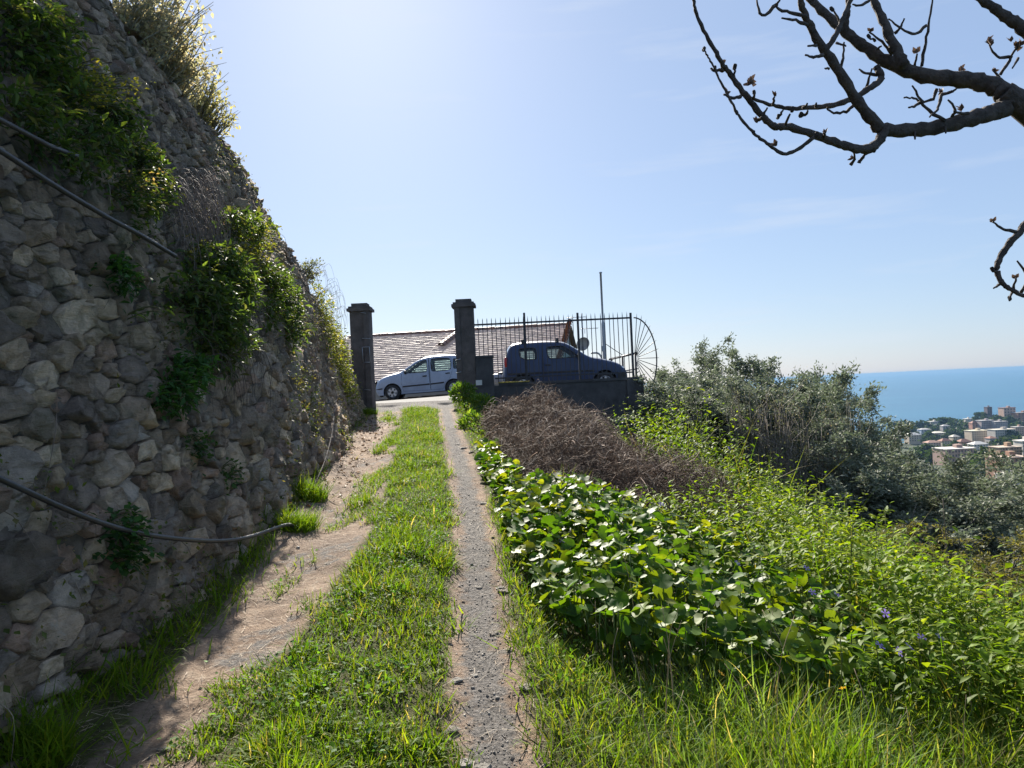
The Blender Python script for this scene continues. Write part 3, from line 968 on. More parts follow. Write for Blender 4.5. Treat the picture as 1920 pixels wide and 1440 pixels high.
# ridge and verge cover tiles, each a half barrel
def half_barrel(r0, r1, L):
    V, F = [], []
    for k, (r, y) in enumerate(((r0, 0), (r1, L))):
        for j in range(7):
            a = math.pi * j / 6
            V.append((r * math.cos(a), y, r * math.sin(a)))
    for j in range(6): F.append((j, j + 1, j + 8, j + 7))
    return np.array(V), F
bvv, bff = half_barrel(.135, .115, .44)
rt_me = [mesh('ridge_tile', bvv, bff, MT['tile'], tint=np.array(c)) for c in ((.22, .12, .09), (.30, .15, .10), (.17, .11, .09))]
for k in range(27):
    p = hp(.25 - k * .43, 0, .0 + rt.uniform(-.01, .012))
    piece('ridge_tile', rt_me[rt.randrange(3)], p, house, rot=(rt.uniform(-.03, .03), 0, R(90) - yaw))
vt_me = [mesh('verge_tile', bvv, bff, MT['tile'], tint=np.array(c)) for c in ((.34, .17, .11), (.28, .14, .10))]
for k in range(18):
    v_ = -.05 - k * .40
    piece('verge_tile', vt_me[k % 2], hp(.20, v_, v_ * SL + .02), house, rot=(math.atan(SL), 0, math.pi - yaw))
# the hip of barrel tiles that runs down behind the right pillar
h0, h1 = hp(-5.40, -.55, -.55 * SL + .03), hp(-5.72, -2.65, -2.65 * SL + .05)
hq = Vector(h0 - h1).to_track_quat('Y', 'Z').to_euler()
for k in range(6):
    piece('hip_tile', rt_me[k % 3], h1 + (h0 - h1) * k / 6, house, rot=hq, scale=(1.35, 1.0, 1.35))

# ------------------------------------------------------------------ aerial, dish, pole, railing
an = thing('tv_aerial', 'roof aerial with two comb arrays seen through the fence by the dish', 'aerial', tuple(at(1091, 690, 36.0)))
mz = at(1091, 690, 36.0)
top = at(1091, 587, 36.0)
V, F = tube([(top[0], 36, -3.2), (top[0], 36, top[2])], .022, 6); part('mast', V, F, MT['galv'], an)
for (pxa, pxb, py) in ((1062, 1099, 595), (1088, 1121, 616)):
    A, B = at(pxa, py, 36), at(pxb, py, 36)
    z = (A[2] + B[2]) / 2
    V, F = tube([(A[0], 36, z), (B[0], 36, z)], .014, 5); part('boom', V, F, MT['galv'], an)
    for x in np.linspace(A[0], B[0], 9):
        V, F = tube([(x, 35.72, z + .01), (x, 36.28, z + .01)], .008, 4); part('element', V, F, MT['galv'], an)
    V, F = tube([(A[0] + .25 * (B[0] - A[0]), 36, z), (A[0] + .25 * (B[0] - A[0]), 36.02, z - .22)], .012, 4); part('element', V, F, MT['galv'], an)
dc = at(1093, 645, 35.0)
dish = thing('satellite_dish', 'round grey satellite dish behind the windscreen of the blue car', 'satellite dish', tuple(dc))
prof = [(0.0, .10), (.11, .10), (.19, .078), (.27, .038), (.32, 0), (.326, .0), (.32, .014), (.19, .093), (0, .125)]
V, F = lathe(prof, 26, 'y')
tilt = np.array(Matrix.Rotation(R(22), 3, 'X') @ Matrix.Rotation(R(18), 3, 'Z'))
V = (tilt @ V.T).T
part('reflector', V + dc, F, plain('dish grey', (.36, .33, .32), .6, var=.12), dish, smooth=True)
V, F = tube([dc + [0, .1, -.1], dc + [0, .1, -.6], dc + [0, .1, -4.2]], .03, 6); part('mount', V, F, MT['galv'], dish)
V, F = tube([dc + tilt @ np.array([0, .1, -.28]), dc + tilt @ np.array([0, -.38, -.12])], .012, 5); part('feed_arm', V, F, MT['galv'], dish)
YP = 25.2
p0, p1 = at(1134.5, 690, YP), at(1134.5, 512, YP)
pole = thing('steel_pole', 'tall bare steel pole with a small box, standing behind the blue car', 'pole', (p0[0], YP, 1.4))
V, F = lathe([(.045, 0), (.045, .9), (.055, 1.0), (.055, 2.2), (.034, 2.3), (.034, p1[2] - 1.42), (.05, p1[2] - 1.415), (.05, p1[2] - 1.38), (0, p1[2] - 1.37)], 10, 'z')
V = V * [1, 1, 1] + [p0[0], YP, 1.42]
part('shaft', V, F, MT['galv'], pole, smooth=True)
b_ = at(1131, 654, YP)
V, F = boxes([(b_[0] - .07, YP - .1, b_[2] - .09, b_[0] + .03, YP - .05, b_[2] + .09)]); part('box', V, F, MT['galv'], pole)
V, F = tube(catmull([at(1136, 645, YP), at(1152, 656, YP - .1), at(1168, 666, YP - .2)], 5), .012, 4); part('stay_wire', V, F, MT['iron'], pole)
rl_ = thing('yard_railing', 'low dark railing on the far edge of the yard beside the pole', 'railing', (3.2, 24, 1.4))
ra_, rb_ = at(1143, 674, 24.6), at(1194, 662, 22.0)
V, F = tube([ra_, rb_], .035, 5); part('rail', V, F, MT['iron'], rl_)
for t in (0.08, .5, .95):
    p = ra_ * (1 - t) + rb_ * t
    V, F = tube([(p[0], p[1], 1.30), p], .032, 5); part('post', V, F, MT['iron'], rl_)
V, F = tube([ra_ * .5 + rb_ * .5 - [0, 0, .45], rb_ - [0, 0, .45]], .02, 5); part('mid_rail', V, F, MT['iron'], rl_)
bp = thing('bent_pipe', 'thin pipe bent over like a crook behind the bonnet of the blue car', 'pipe', tuple(at(1126, 680, 24.3)))
V, F = tube(catmull([at(1108, 662, 24.3), at(1120, 662, 24.3), at(1126, 667, 24.3), at(1128, 676, 24.3), at(1128, 676, 24.3) * [1, 1, 0] + [0, 0, 1.4]], 6), .03, 6)
part('tube', V, F, MT['galv'], bp)

# ------------------------------------------------------------------ CARS
def inside(P, poly):
    x, y = P[:, 0], P[:, 1]
    r = np.zeros(len(P), bool)
    n = len(poly)
    for k in range(n):
        x0, y0 = poly[k]; x1, y1 = poly[(k + 1) % n]
        c = (y0 > y) != (y1 > y)
        r ^= c & (x < (x1 - x0) * (y - y0) / (y1 - y0 + 1e-12) + x0)
    return r

def dist_line(P, L):
    d = np.full(len(P), 9.0)
    for a, b in zip(L[:-1], L[1:]):
        ab = b - a
        t = np.clip(((P - a) @ ab) / max(ab @ ab, 1e-12), 0, 1)
        d = np.minimum(d, np.linalg.norm(P - a - t[:, None] * ab, axis=1))
    return d

def resample(P, step):
    P = np.asarray(P, float)
    s = np.r_[0, np.cumsum(np.linalg.norm(np.diff(P, axis=0), axis=1))]
    n = max(2, int(round(s[-1] / step)) + 1)
    t = np.linspace(0, s[-1], n)
    return np.stack([np.interp(t, s, P[:, k]) for k in range(P.shape[1])], 1)

def chaikin(P, it=2, w=.2):
    P = np.asarray(P, float)
    for _ in range(it):
        Q = np.roll(P, -1, 0)
        P = np.stack([P * (1 - w) + Q * w, P * w + Q * (1 - w)], 1).reshape(-1, 2)
        w = .25
    return P

def make_car(name, label, loc, rot, prof, sill, arches, W, belt, roof, windows, doors, ws, bodymat, tum=0.17):
    t = thing(name, label, 'car', loc, 'cars parked by the gate', rot)
    top = resample(catmull(prof, 8), 0.055)
    Lc = top[:, 0].max()
    s0 = top[0, 0]; s1 = top[-1, 0]
    # bottom edge from rear (s1) to front (s0) with wheel arches
    bot = []
    x = s1
    for (cx, cz, r) in sorted(arches, key=lambda a: -a[0]):
        hw_ = math.sqrt(max(r * r - (sill - cz) ** 2, 0))
        for q in np.arange(x - .08, cx + hw_ + .02, -.08): bot.append((q, sill))
        a0 = math.atan2(sill - cz, hw_)
        for a in np.linspace(a0, math.pi - a0, 18): bot.append((cx + r * math.cos(a), cz + r * math.sin(a)))
        x = cx - hw_
    for q in np.arange(x - .08, s0 + .02, -.08): bot.append((q, sill))
    outline = np.vstack([top, np.array(bot)])
    wins = [chaikin(w, 2, .12) for w in windows]
    def hw(P, dl):
        s, z = P[:, 0], P[:, 1]
        h = W / 2 * (1 - 0.10 * np.abs(2 * s / Lc - 1) ** 4)
        h = h - W / 2 * tum * np.clip((z - belt) / (roof - belt), 0, 1) ** 1.2
        h = h - 0.09 * np.clip((0.62 - z), 0, 1) ** 1.5 - .03 * np.clip(z - .62, 0, .4)
        Rr = 0.10
        q = np.clip(1 - dl / Rr, 0, 1)
        return h - Rr * .8 * (1 - np.sqrt(np.clip(1 - q * q, 0, 1)))
    # constrained triangulation of the side
    V2, E2 = [], []
    def loop(P):
        n0 = len(V2)
        V2.extend([tuple(p) for p in P])
        n = len(P)
        E2.extend([(n0 + k, n0 + (k + 1) % n) for k in range(n)])
    loop(outline)
    for w in wins: loop(w)
    for d in doors: loop(np.asarray(d, float))
    gx, gy = np.meshgrid(np.arange(.05, Lc, .085), np.arange(.1, roof + .1, .085))
    G = np.stack([gx.ravel(), gy.ravel()], 1)
    G = G[inside(G, outline)]
    G = G[dist_line(G, np.vstack([outline, outline[:1]])) > .03]
    near = [0.02, .045, .075]
    nrm = np.gradient(top, axis=0); nrm /= np.linalg.norm(nrm, axis=1, keepdims=True)
    inn = np.stack([nrm[:, 1], -nrm[:, 0]], 1)
    extra = np.vstack([top[2:-2] + inn[2:-2] * q for q in near])
    extra = extra[inside(extra, outline)]
    for p in np.vstack([G, extra]): V2.append(tuple(p))
    res = delaunay_2d_cdt([Vector(v) for v in V2], E2, [], 0, 1e-5)
    P = np.array([tuple(v) for v in res[0]]); T = np.array(res[2])
    cen = P[T].mean(1)
    ok = inside(cen, outline)
    T, cen = T[ok], cen[ok]
    cls = np.zeros(len(T), int)
    for k, d in enumerate(doors): cls[inside(cen, d)] = 100 + k
    for k, w in enumerate(wins): cls[inside(cen, w)] = 1 + k
    dl = dist_line(P, top)
    Y = hw(P, dl)
    def side(sel, sign, inset=0.0):
        used, inv = np.unique(T[sel], return_inverse=True)
        V = np.stack([P[used, 0], sign * (Y[used] - inset), P[used, 1]], 1)
        F = inv.reshape(-1, 3)
        v0, v1, v2 = P[used][F[:, 0]], P[used][F[:, 1]], P[used][F[:, 2]]
        a = (v1[:, 0] - v0[:, 0]) * (v2[:, 1] - v0[:, 1]) - (v1[:, 1] - v0[:, 1]) * (v2[:, 0] - v0[:, 0])
        flip = (a > 0) == (sign > 0)
        F[flip] = F[flip][:, ::-1]
        return V, F
    L1, L2 = side(cls == 0, -1), side(cls == 0, 1)
    # strip across the car along the top line
    ye = hw(top, np.zeros(len(top)))
    cols = np.array([-1, -.9, -.6, -.3, 0, .3, .6, .9, 1.0])
    out = -inn
    St = np.stack([top[:, 0][:, None] + out[:, 0][:, None] * .055 * (1 - cols ** 2)[None],
                   ye[:, None] * cols[None],
                   top[:, 1][:, None] + out[:, 1][:, None] * .055 * (1 - cols ** 2)[None]], -1)
    nt_, nc = len(top), len(cols)
    SV = St.reshape(-1, 3)
    bodyF, glassF = [], {}
    for k in range(nt_ - 1):
        m_ = (top[k] + top[k + 1]) / 2
        for c_ in range(nc - 1):
            q = (k * nc + c_, (k + 1) * nc + c_, (k + 1) * nc + c_ + 1, k * nc + c_ + 1)
            g = None
            for wi, (a, b, zmin) in enumerate(ws):
                if a < m_[0] < b and m_[1] > zmin and 0 < c_ < nc - 2: g = wi
            tri = [(q[0], q[3], q[2]), (q[0], q[2], q[1])]
            (bodyF if g is None else glassF.setdefault(g, [])).extend(tri)
    Vb, Fb, _ = cat3([(L1[0], L1[1], np.zeros((len(L1[0]), 3))), (L2[0], L2[1], np.zeros((len(L2[0]), 3))), (SV, np.array(bodyF), np.zeros((len(SV), 3)))])
    part('body', Vb, Fb, bodymat, t, smooth=False)
    for wi, nm in enumerate(('windscreen', 'rear_window')):
        if wi in glassF:
            used, inv = np.unique(np.array(glassF[wi]), return_inverse=True)
            part(nm, SV[used], inv.reshape(-1, 3), MT['glass'], t, smooth=True)
    to3 = lambda Q, sg, off: np.stack([Q[:, 0], sg * (hw(Q, dist_line(Q, top)) + off), Q[:, 1]], 1)
    for sg in (-1, 1):
        for k, w in enumerate(wins):
            V, F = side(cls == 1 + k, sg, 0.010)
            wo = part('side_window', V, F, MT['glass'], t)
            lp = to3(np.vstack([w, w[:2]]), sg, 0.0)
            V, F = tube(lp, .013, 5, False); part('seal', V, F, MT['blackp'], wo)
        for k, d in enumerate(doors):
            V, F = side(cls == 100 + k, sg, 0.0)
            do = part('door', V, F, bodymat, t)
            dd = np.asarray(d, float)
            lp = to3(resample(np.vstack([dd, dd[:1]]), .08), sg, -.002)
            V, F = tube(lp, .0045, 4, False); part('seam', V, F, MT['blackp'], do)
    # underbody and wheel wells
    V, F = boxes([(s0 + .30, -W / 2 + .22, sill - .02, s1 - .30, W / 2 - .22, belt - .42)])
    part('underbody', V, F, MT['blackp'], t)
    for (cx, cz, r) in arches:
        for sg in (-1, 1):
            a = np.linspace(-.15, math.pi + .15, 14)
            yb_ = sg * (W / 2 - .06); yi = sg * (W / 2 - .26)
            ring = [(cx + r * math.cos(q), yb_, cz + r * math.sin(q)) for q in a] + [(cx + r * math.cos(q), yi, cz + r * math.sin(q)) for q in a] + [(cx, yi, cz)]
            wf = []
            for j in range(13):
                wf += [(j, j + 1, j + 15, j + 14), (14 + j, 15 + j, 28)]
            part('wheel_well', np.array(ring), wf, MT['blackp'], t)
    # wheels
    for (cx, cz, r) in arches:
        for sg in (-1, 1):
            rr_ = r - .055
            wh = thing('wheel', None, None); wh.parent = t
            del_ = wh
            ORIG[wh.name] = np.zeros(3)
            yo = W / 2 - .10
            V, F = lathe([(rr_ * .62, -.08), (rr_ * .93, -.085), (rr_, -.06), (rr_, .06), (rr_ * .93, .085), (rr_ * .62, .08)], 28)
            part('tyre', V + [cx, sg * yo, rr_ + .0], F, MT['tyre'], wh, smooth=True)
            # rim: disc with five spokes over a dark drum
            V, F = lathe([(rr_ * .64, .078), (rr_ * .60, .085), (rr_ * .54, .06), (rr_ * .53, .02)], 28)
            if sg < 0: V = V * [1, -1, 1]
            part('rim', V + [cx, sg * yo, rr_], F, MT['alloy'], wh)
            V, F = lathe([(0, .01), (rr_ * .6, .01)], 20)
            if sg < 0: V = V * [1, -1, 1]
            part('drum', V + [cx, sg * yo, rr_], F, MT['blackp'], wh)
            sv, sf, n2 = [], [], 0
            for k in range(6):
                a = k * math.pi / 3 + .3
                for (ri, ro, hwid) in ((.0, rr_ * .58, .032),):
                    c_, s_ = math.cos(a), math.sin(a)
                    pts_ = [(ri, -hwid), (ro, -hwid * 1.5), (ro, hwid * 1.5), (ri, hwid)]
                    for yk in (.05, .074):
                        sv += [(p * c_ - q * s_, yk, p * s_ + q * c_) for p, q in pts_]
                    b = n2
                    sf += [(b, b + 1, b + 2, b + 3), (b + 4, b + 7, b + 6, b + 5), (b, b + 4, b + 5, b + 1), (b + 1, b + 5, b + 6, b + 2), (b + 2, b + 6, b + 7, b + 3)]
                    n2 += 8
            sv = np.array(sv)
            if sg < 0: sv = sv * [1, -1, 1]
            part('spokes', sv + [cx, sg * yo, rr_], sf, MT['alloy'], wh)
    return t, to3, W

def strip(t, to3, name, pts, h, m, off=.012, parent=None):
    for sg in (-1, 1):
        Q = resample(np.array(pts, float), .1)
        a, b, c, d = to3(Q + [0, h / 2], sg, 0.0), to3(Q + [0, h / 2 - .008], sg, off), to3(Q - [0, h / 2 - .008], sg, off), to3(Q - [0, h / 2], sg, 0.0)
        n = len(Q)
        V = np.vstack([a, b, c, d]); F = []
        for r_ in range(3):
            for k in range(n - 1):
                p = r_ * n + k
                F += [(p, p + 1, p + n + 1, p + n)]
        part(name, V, F, m, t)

def blob(c, r, seg=10):
    """rounded box-ish lump"""
    V, F = [], []
    for i_ in range(seg + 1):
        ph = math.pi * i_ / seg
        for j in range(seg * 2):
            th = math.pi * j / seg
            sgp = lambda v, e: math.copysign(abs(v) ** e, v)
            V.append((c[0] + r[0] * sgp(math.sin(ph), .6) * sgp(math.cos(th), .6), c[1] + r[1] * sgp(math.sin(ph), .6) * sgp(math.sin(th), .6), c[2] + r[2] * sgp(math.cos(ph), .6)))
    n = seg * 2
    for i_ in range(seg):
        for j in range(n):
            F.append((i_ * n + j, i_ * n + (j + 1) % n, (i_ + 1) * n + (j + 1) % n, (i_ + 1) * n + j))
    return np.array(V), F

def interior(t, seats, wheel_c):
    for (s, y, z) in seats:
        V, F = blob((s, y, z + .28), (.06, .22, .30)); so = part('seat', V, F, MT['seat'], t, smooth=True)
        V, F = blob((s + .02, y, z + .68), (.05, .12, .09)); part('headrest', V, F, MT['seat'], so, smooth=True)
    a = np.linspace(0, 2 * np.pi, 25)
    c = np.array(wheel_c)
    V, F = tube(np.stack([c[0] + .06 * np.sin(a), c[1] + .18 * np.cos(a), c[2] + .17 * np.sin(a)], 1), .014, 6, False)
    part('steering_wheel', V, F, MT['blackp'], t, smooth=True)

# silver blue hatchback, nose to the left
yc = 28.7
p = at(705, 745, yc)
prof = [(.10, .19), (.03, .26), (.0, .40), (.02, .56), (.07, .68), (.16, .78), (.36, .87), (.66, .95), (.98, 1.02), (1.30, 1.22), (1.62, 1.40), (1.92, 1.495), (2.3, 1.525), (2.75, 1.52), (3.15, 1.475), (3.34, 1.42), (3.43, 1.25), (3.49, 1.0), (3.53, .80), (3.545, .55), (3.53, .34), (3.47, .24), (3.40, .20)]
tS, to3, W = make_car('parked_car', 'silver blue small hatchback parked on the road behind the open gateway, nose to the left',
    (p[0], yc + .79, 1.405), (0, -.034, 0), prof, .20, [(.63, .29, .34), (2.93, .29, .34)], 1.58, .93, 1.52,
    [[(1.13, 1.02), (1.42, 1.20), (1.72, 1.36), (1.98, 1.42), (1.99, .94), (1.15, .965)],
     [(2.13, .945), (2.13, 1.43), (2.55, 1.43), (2.86, 1.40), (2.88, .96)],
     [(2.97, .99), (2.97, 1.38), (3.16, 1.34), (3.25, 1.12), (3.22, 1.02)]],
    [[(1.05, .30), (.98, .62), (1.02, .97), (1.40, 1.24), (1.72, 1.41), (2.05, 1.47), (2.06, .27)],
     [(2.075, .27), (2.065, 1.475), (2.5, 1.475), (2.9, 1.44), (2.92, .95), (2.82, .66), (2.60, .50), (2.54, .27)]],
    [(1.02, 1.86, .99), (3.30, 3.52, .98)], MT['silver'])
strip(tS, to3, 'rub_strip', [(1.03, .47), (2.04, .49)], .055, MT['blackp'])
strip(tS, to3, 'rub_strip', [(2.09, .49), (2.58, .51)], .055, MT['blackp'])
strip(tS, to3, 'bumper_strip', [(.03, .44), (.26, .45)], .05, MT['blackp'])
strip(tS, to3, 'bumper_strip', [(3.30, .50), (3.52, .49)], .05, MT['blackp'])
strip(tS, to3, 'door_handle', [(1.80, .80), (1.96, .805)], .045, MT['blackp'], .03)
strip(tS, to3, 'door_handle', [(2.66, .84), (2.82, .845)], .045, MT['blackp'], .03)
for sg in (-1, 1):
    V, F = blob((1.17, sg * .82, 1.0), (.055, .10, .065), 8); part('mirror', V, F, MT['blackp'], tS, smooth=True)
    V, F = tube(catmull([(1.72, sg * .60, 1.44), (1.85, sg * .60, 1.535), (2.4, sg * .60, 1.58), (2.95, sg * .60, 1.565), (3.12, sg * .60, 1.48)], 6), .018, 6); part('roof_rail', V, F, MT['blackp'], tS, smooth=True)
    V, F = blob((.20, sg * .60, .70), (.13, .12, .085), 8); part('headlight', V, F, MT['lamp'], tS, smooth=True)
    V, F = blob((3.44, sg * .64, 1.02), (.05, .06, .20), 8); part('tail_light', V, F, MT['redlamp'], tS, smooth=True)
interior(tS, [(2.02, -.35, .5), (2.02, .35, .5), (2.86, -.35, .48), (2.86, .35, .48)], (1.42, -.36, .92))

# dark blue small car, nose to the right
yb = 20.45
p = at(944, 700, yb)
prof = [(.14, .20), (.05, .26), (.0, .40), (.01, .60), (.05, .85), (.09, 1.05), (.15, 1.24), (.25, 1.37), (.45, 1.415), (.8, 1.43), (1.2, 1.43), (1.52, 1.405), (1.74, 1.34), (2.02, 1.16), (2.32, .965), (2.62, .895), (2.95, .80), (3.13, .72), (3.25, .61), (3.30, .50), (3.31, .38), (3.27, .26), (3.16, .20)]
tB, to3, W = make_car('parked_car', 'dark blue small hatchback parked behind the iron fence, nose to the right',
    (p[0], yb + .75, 1.42), (0, 0, 0), prof, .20, [(.52, .28, .33), (2.70, .28, .33)], 1.50, .93, 1.43,
    [[(.42, 1.27), (.90, 1.285), (.91, .965), (.60, .965), (.46, 1.05)],
     [(1.16, 1.29), (1.62, 1.30), (1.82, 1.16), (2.02, .985), (1.22, .955)]],
    [[(1.04, .27), (1.06, 1.345), (1.50, 1.355), (1.70, 1.29), (2.14, .97), (2.17, .60), (2.14, .27)]],
    [(1.76, 2.30, .98), (.06, .22, 1.0)], MT['blue'], .15)
strip(tB, to3, 'rub_strip', [(.12, .60), (1.02, .60)], .05, MT['blackp'])
strip(tB, to3, 'rub_strip', [(1.07, .60), (2.12, .60)], .05, MT['blackp'])
strip(tB, to3, 'rub_strip', [(2.18, .60), (2.42, .59)], .05, MT['blackp'])
strip(tB, to3, 'bumper', [(.03, .40), (.17, .40)], .24, MT['blackp'], .02)
strip(tB, to3, 'bumper', [(3.04, .40), (3.27, .40)], .22, MT['blackp'], .02)
strip(tB, to3, 'door_handle', [(1.12, .80), (1.26, .80)], .045, MT['blackp'], .02)
for sg in (-1, 1):
    V, F = blob((2.02, sg * .80, 1.0), (.05, .09, .06), 8); part('mirror', V, F, MT['blackp'], tB, smooth=True)
    V, F = blob((3.12, sg * .55, .62), (.11, .13, .075), 8); part('headlight', V, F, MT['lamp'], tB, smooth=True)
    V, F = blob((.08, sg * .62, .92), (.05, .07, .14), 8); part('tail_light', V, F, MT['redlamp'], tB, smooth=True)
for s in (.55, 1.48):
    V, F = tube([(s, -.60, 1.50), (s, .60, 1.50)], .018, 6); rb = part('roof_bar', V, F, MT['blackp'], tB)
    for sg in (-1, 1):
        V, F = boxes([(s - .04, sg * .585 - .025, 1.40, s + .04, sg * .585 + .025, 1.515)]); part('bar_foot', V, F, MT['blackp'], rb)
interior(tB, [(1.05, -.33, .45), (1.05, .33, .45), (.42, -.3, .42), (.42, .3, .42)], (1.72, -.33, .84))

# scooter half hidden behind the tail of the blue car
sx, sy, sz = at(930, 720, 22.6)[0], 22.6, 1.42
sc = thing('scooter', 'grey scooter half hidden behind the tail of the blue car', 'scooter', (sx, sy, sz))
V, F = lathe([(.10, -.05), (.19, -.055), (.215, -.03), (.215, .03), (.19, .055), (.10, .05)], 22)
for dx in (.26, 1.42):
    w_ = part('wheel', V + [sx + dx, sy, sz + .22], F, MT['tyre'], sc, smooth=True)
    v2, f2 = lathe([(0, -.04), (.11, -.045), (.11, .045), (0, .04)], 16); part('rim', v2 + [sx + dx, sy, sz + .22], f2, MT['alloy'], w_)
V, F = blob((sx + .12, sy, sz + .52), (.24, .16, .16)); part('tail_body', V, F, MT['galv'], sc, smooth=True)
V, F = blob((sx + .45, sy, sz + .66), (.40, .15, .07)); part('seat', V, F, MT['blackp'], sc, smooth=True)
V, F = blob((sx + .75, sy, sz + .20), (.42, .16, .07)); part('footboard', V, F, MT['galv'], sc, smooth=True)
V, F = blob((sx + 1.18, sy, sz + .60), (.08, .20, .36)); part('leg_shield', V, F, MT['galv'], sc, smooth=True)
V, F = tube([(sx + 1.42, sy, sz + .22), (sx + 1.22, sy, sz + .95)], .03, 6); part('fork', V, F, MT['galv'], sc)
V, F = tube([(sx + 1.15, sy - .32, sz + .98), (sx + 1.22, sy, sz + .95), (sx + 1.15, sy + .32, sz + .98)], .018, 6); part('handlebar', V, F, MT['blackp'], sc)
V, F = tube(catmull([(sx + .40, sy - .17, sz + .72), (sx + .34, sy - .2, sz + .86), (sx + .24, sy - .2, sz + .80), (sx + .36, sy - .2, sz + .60)], 6), .016, 6); part('grab_rail', V, F, MT['blackp'], sc)

# ------------------------------------------------------------------ LEAF TEMPLATES
def t_lance(w=.16, fold=.06, droop=.12):
    return np.array([(0, 0, 0), (-w, .42, fold), (w, .42, fold), (0, .45, 0), (0, 1, -droop), (-w * .55, .75, fold * .5 - droop * .4), (w * .55, .75, fold * .5 - droop * .4)], float), \
        np.array([(0, 3, 1), (0, 2, 3), (1, 3, 5), (3, 4, 5), (3, 2, 6), (3, 6, 4)])
def t_small(w=.28, fold=.07):
    return np.array([(0, 0, 0), (-w, .45, fold), (w, .45, fold), (0, 1, -.05)], float), np.array([(0, 3, 1), (0, 2, 3)])
def t_round(seed, n=13):
    """kidney shaped leaf with a notch at the stalk, edge waved and cupped"""
    r_ = random.Random(seed)
    V = [(0, 0, 0)]
    for ring, rad in ((0, .55), (1, 1.0)):
        for j in range(n):
            a = R(-90) + R(14) + (2 * math.pi - R(28)) * j / (n - 1)
            rr_ = rad * (1 + .05 * math.sin(3 * a + seed)) * (1.0 if 0 < j < n - 1 else .92)
            z = .10 * rad ** 2 * r_.uniform(.6, 1.6) + (.09 * math.sin(2 * a + seed) + .05 * math.sin(5 * a + 2 * seed)) * rad ** 2
            V.append((rr_ * math.cos(a), rr_ * math.sin(a) + .25, z))
    F = []
    for j in range(n - 1):
        F.append((0, 1 + j, 2 + j))
        F += [(1 + j, 1 + n + j, 2 + n + j), (1 + j, 2 + n + j, 2 + j)]
    return np.array(V, float), np.array(F)
def t_blade(bend, w=.03, seg=4, twist=0.0):
    V, F = [], []
    y = z = 0.0
    for k in range(seg + 1):
        t = k / seg
        a = bend * t ** 1.2
        if k:
            y += math.sin(a) / seg; z += math.cos(a) / seg
        ww = w * (1 - t ** 1.7)
        tw = twist * t
        V += [(-ww * math.cos(tw), y - ww * math.sin(tw), z), (ww * math.cos(tw), y + ww * math.sin(tw), z)]
    V = V[:-1]; V[-1] = (0, y, z)
    for k in range(seg - 1):
        a = 2 * k
        F += [(a, a + 1, a + 3), (a, a + 3, a + 2)]
    a = 2 * (seg - 1)
    F.append((a, a + 1, a + 2))
    return np.array(V, float), np.array(F)

def rdir(n, up=0.0, rng=RNG):
    d = rng.normal(size=(n, 3)); d[:, 2] += up
    return d / np.linalg.norm(d, axis=1, keepdims=True)

def colvar(n, cols, lo=.7, hi=1.3, rng=RNG):
    c = np.array(cols)[rng.integers(0, len(cols), n)]
    return c * rng.uniform(lo, hi, (n, 1))

def grass_mesh(P, Hgt, cols, bends=(.3, .7, 1.1, 1.5), w=.022, seg=4, lean=.25, wvar=(.7, 1.3), cl=None):
    n = len(P)
    which = RNG.integers(0, len(bends), n)
    out = []
    for k, b in enumerate(bends):
        s = which == k
        m = int(s.sum())
        if not m: continue
        tv, tf = t_blade(b, w, seg, RNG.uniform(-.6, .6))
        Rm = zrot(RNG.uniform(0, 2 * np.pi, m))
        ax = RNG.normal(0, lean, (m, 2))
        tilt = np.tile(np.eye(3), (m, 1, 1)); tilt[:, 0, 2] = ax[:, 0]; tilt[:, 1, 2] = ax[:, 1]; tilt[:, 2, 2] = 1 / np.sqrt(1 + (ax ** 2).sum(1))
        Rm = np.einsum('nij,njk->nik', tilt, Rm)
        h = Hgt[s]
        S = np.stack([RNG.uniform(*wvar, m) * np.sqrt(h / .15) * .15, h, h], 1)
        c = colvar(m, cols, .7, 1.3) if cl is None else cl[s]
        out.append(scatter(tv, tf, P[s], Rm, S, c))
    return cat3(out)

def on_ground(x, y, dz=0.0):
    return np.stack([x, y, H(x, y) + dz], 1)

def sample(n, x0, x1, y0, y1, dens, near=True):
    """random ground points; nearer ones favoured, thinned by dens(x, y) in 0..1"""
    y = y0 + (y1 - y0) * RNG.uniform(0, 1, n) ** (1.8 if near else 1.0)
    x = RNG.uniform(x0, x1, n)
    k = RNG.uniform(0, 1, n) < dens(x, y)
    return x[k], y[k]

GR = [(.095, .175, .012), (.125, .205, .014), (.07, .145, .012), (.165, .215, .018), (.115, .195, .015)]
GRY = [(.20, .22, .04), (.17, .22, .035), (.25, .22, .07)]
DRYC = [(.42, .34, .19), (.36, .28, .17), (.50, .42, .27)]

# ------------------------------------------------------------------ GRASS of the track (stuff)
def d_centre(x, y):
    a, b = g_left(y), g_right(y)
    wob = .16 * (fbm(x * 3, y * 3, 61) - .5) + .10 * (fbm(x * 9, y * 9, 62) - .5)
    e = np.minimum(x - a, b + .05 - x) + wob * 1.5
    d = sstep(-.04, .14, e) * (.35 + .65 * sstep(.30, .55, fbm(x * 2.3, y * 2.3, 63)))
    # sparse tufts spilling over the left wheel track
    left = (x < a + .05) & (x > d_left(y) + .1)
    d = np.where(left, .8 * sstep(.55, .66, fbm(x * 3.1, y * 1.9, 64)) * sstep(-.6, -.05, x - a), d)
    return d * (1 - sstep(16.6, 17.4, y))
x, y = sample(190000, -2.9, -.1, 2.3, 17.4, d_centre)
hgt = (RNG.uniform(.03, .095, len(x)) + .09 * sstep(.55, .75, fbm(x * 4, y * 4, 66)) * RNG.uniform(.3, 1, len(x))) * (1 + .03 * (y - 3))
c = colvar(len(x), GR, .75, 1.3)
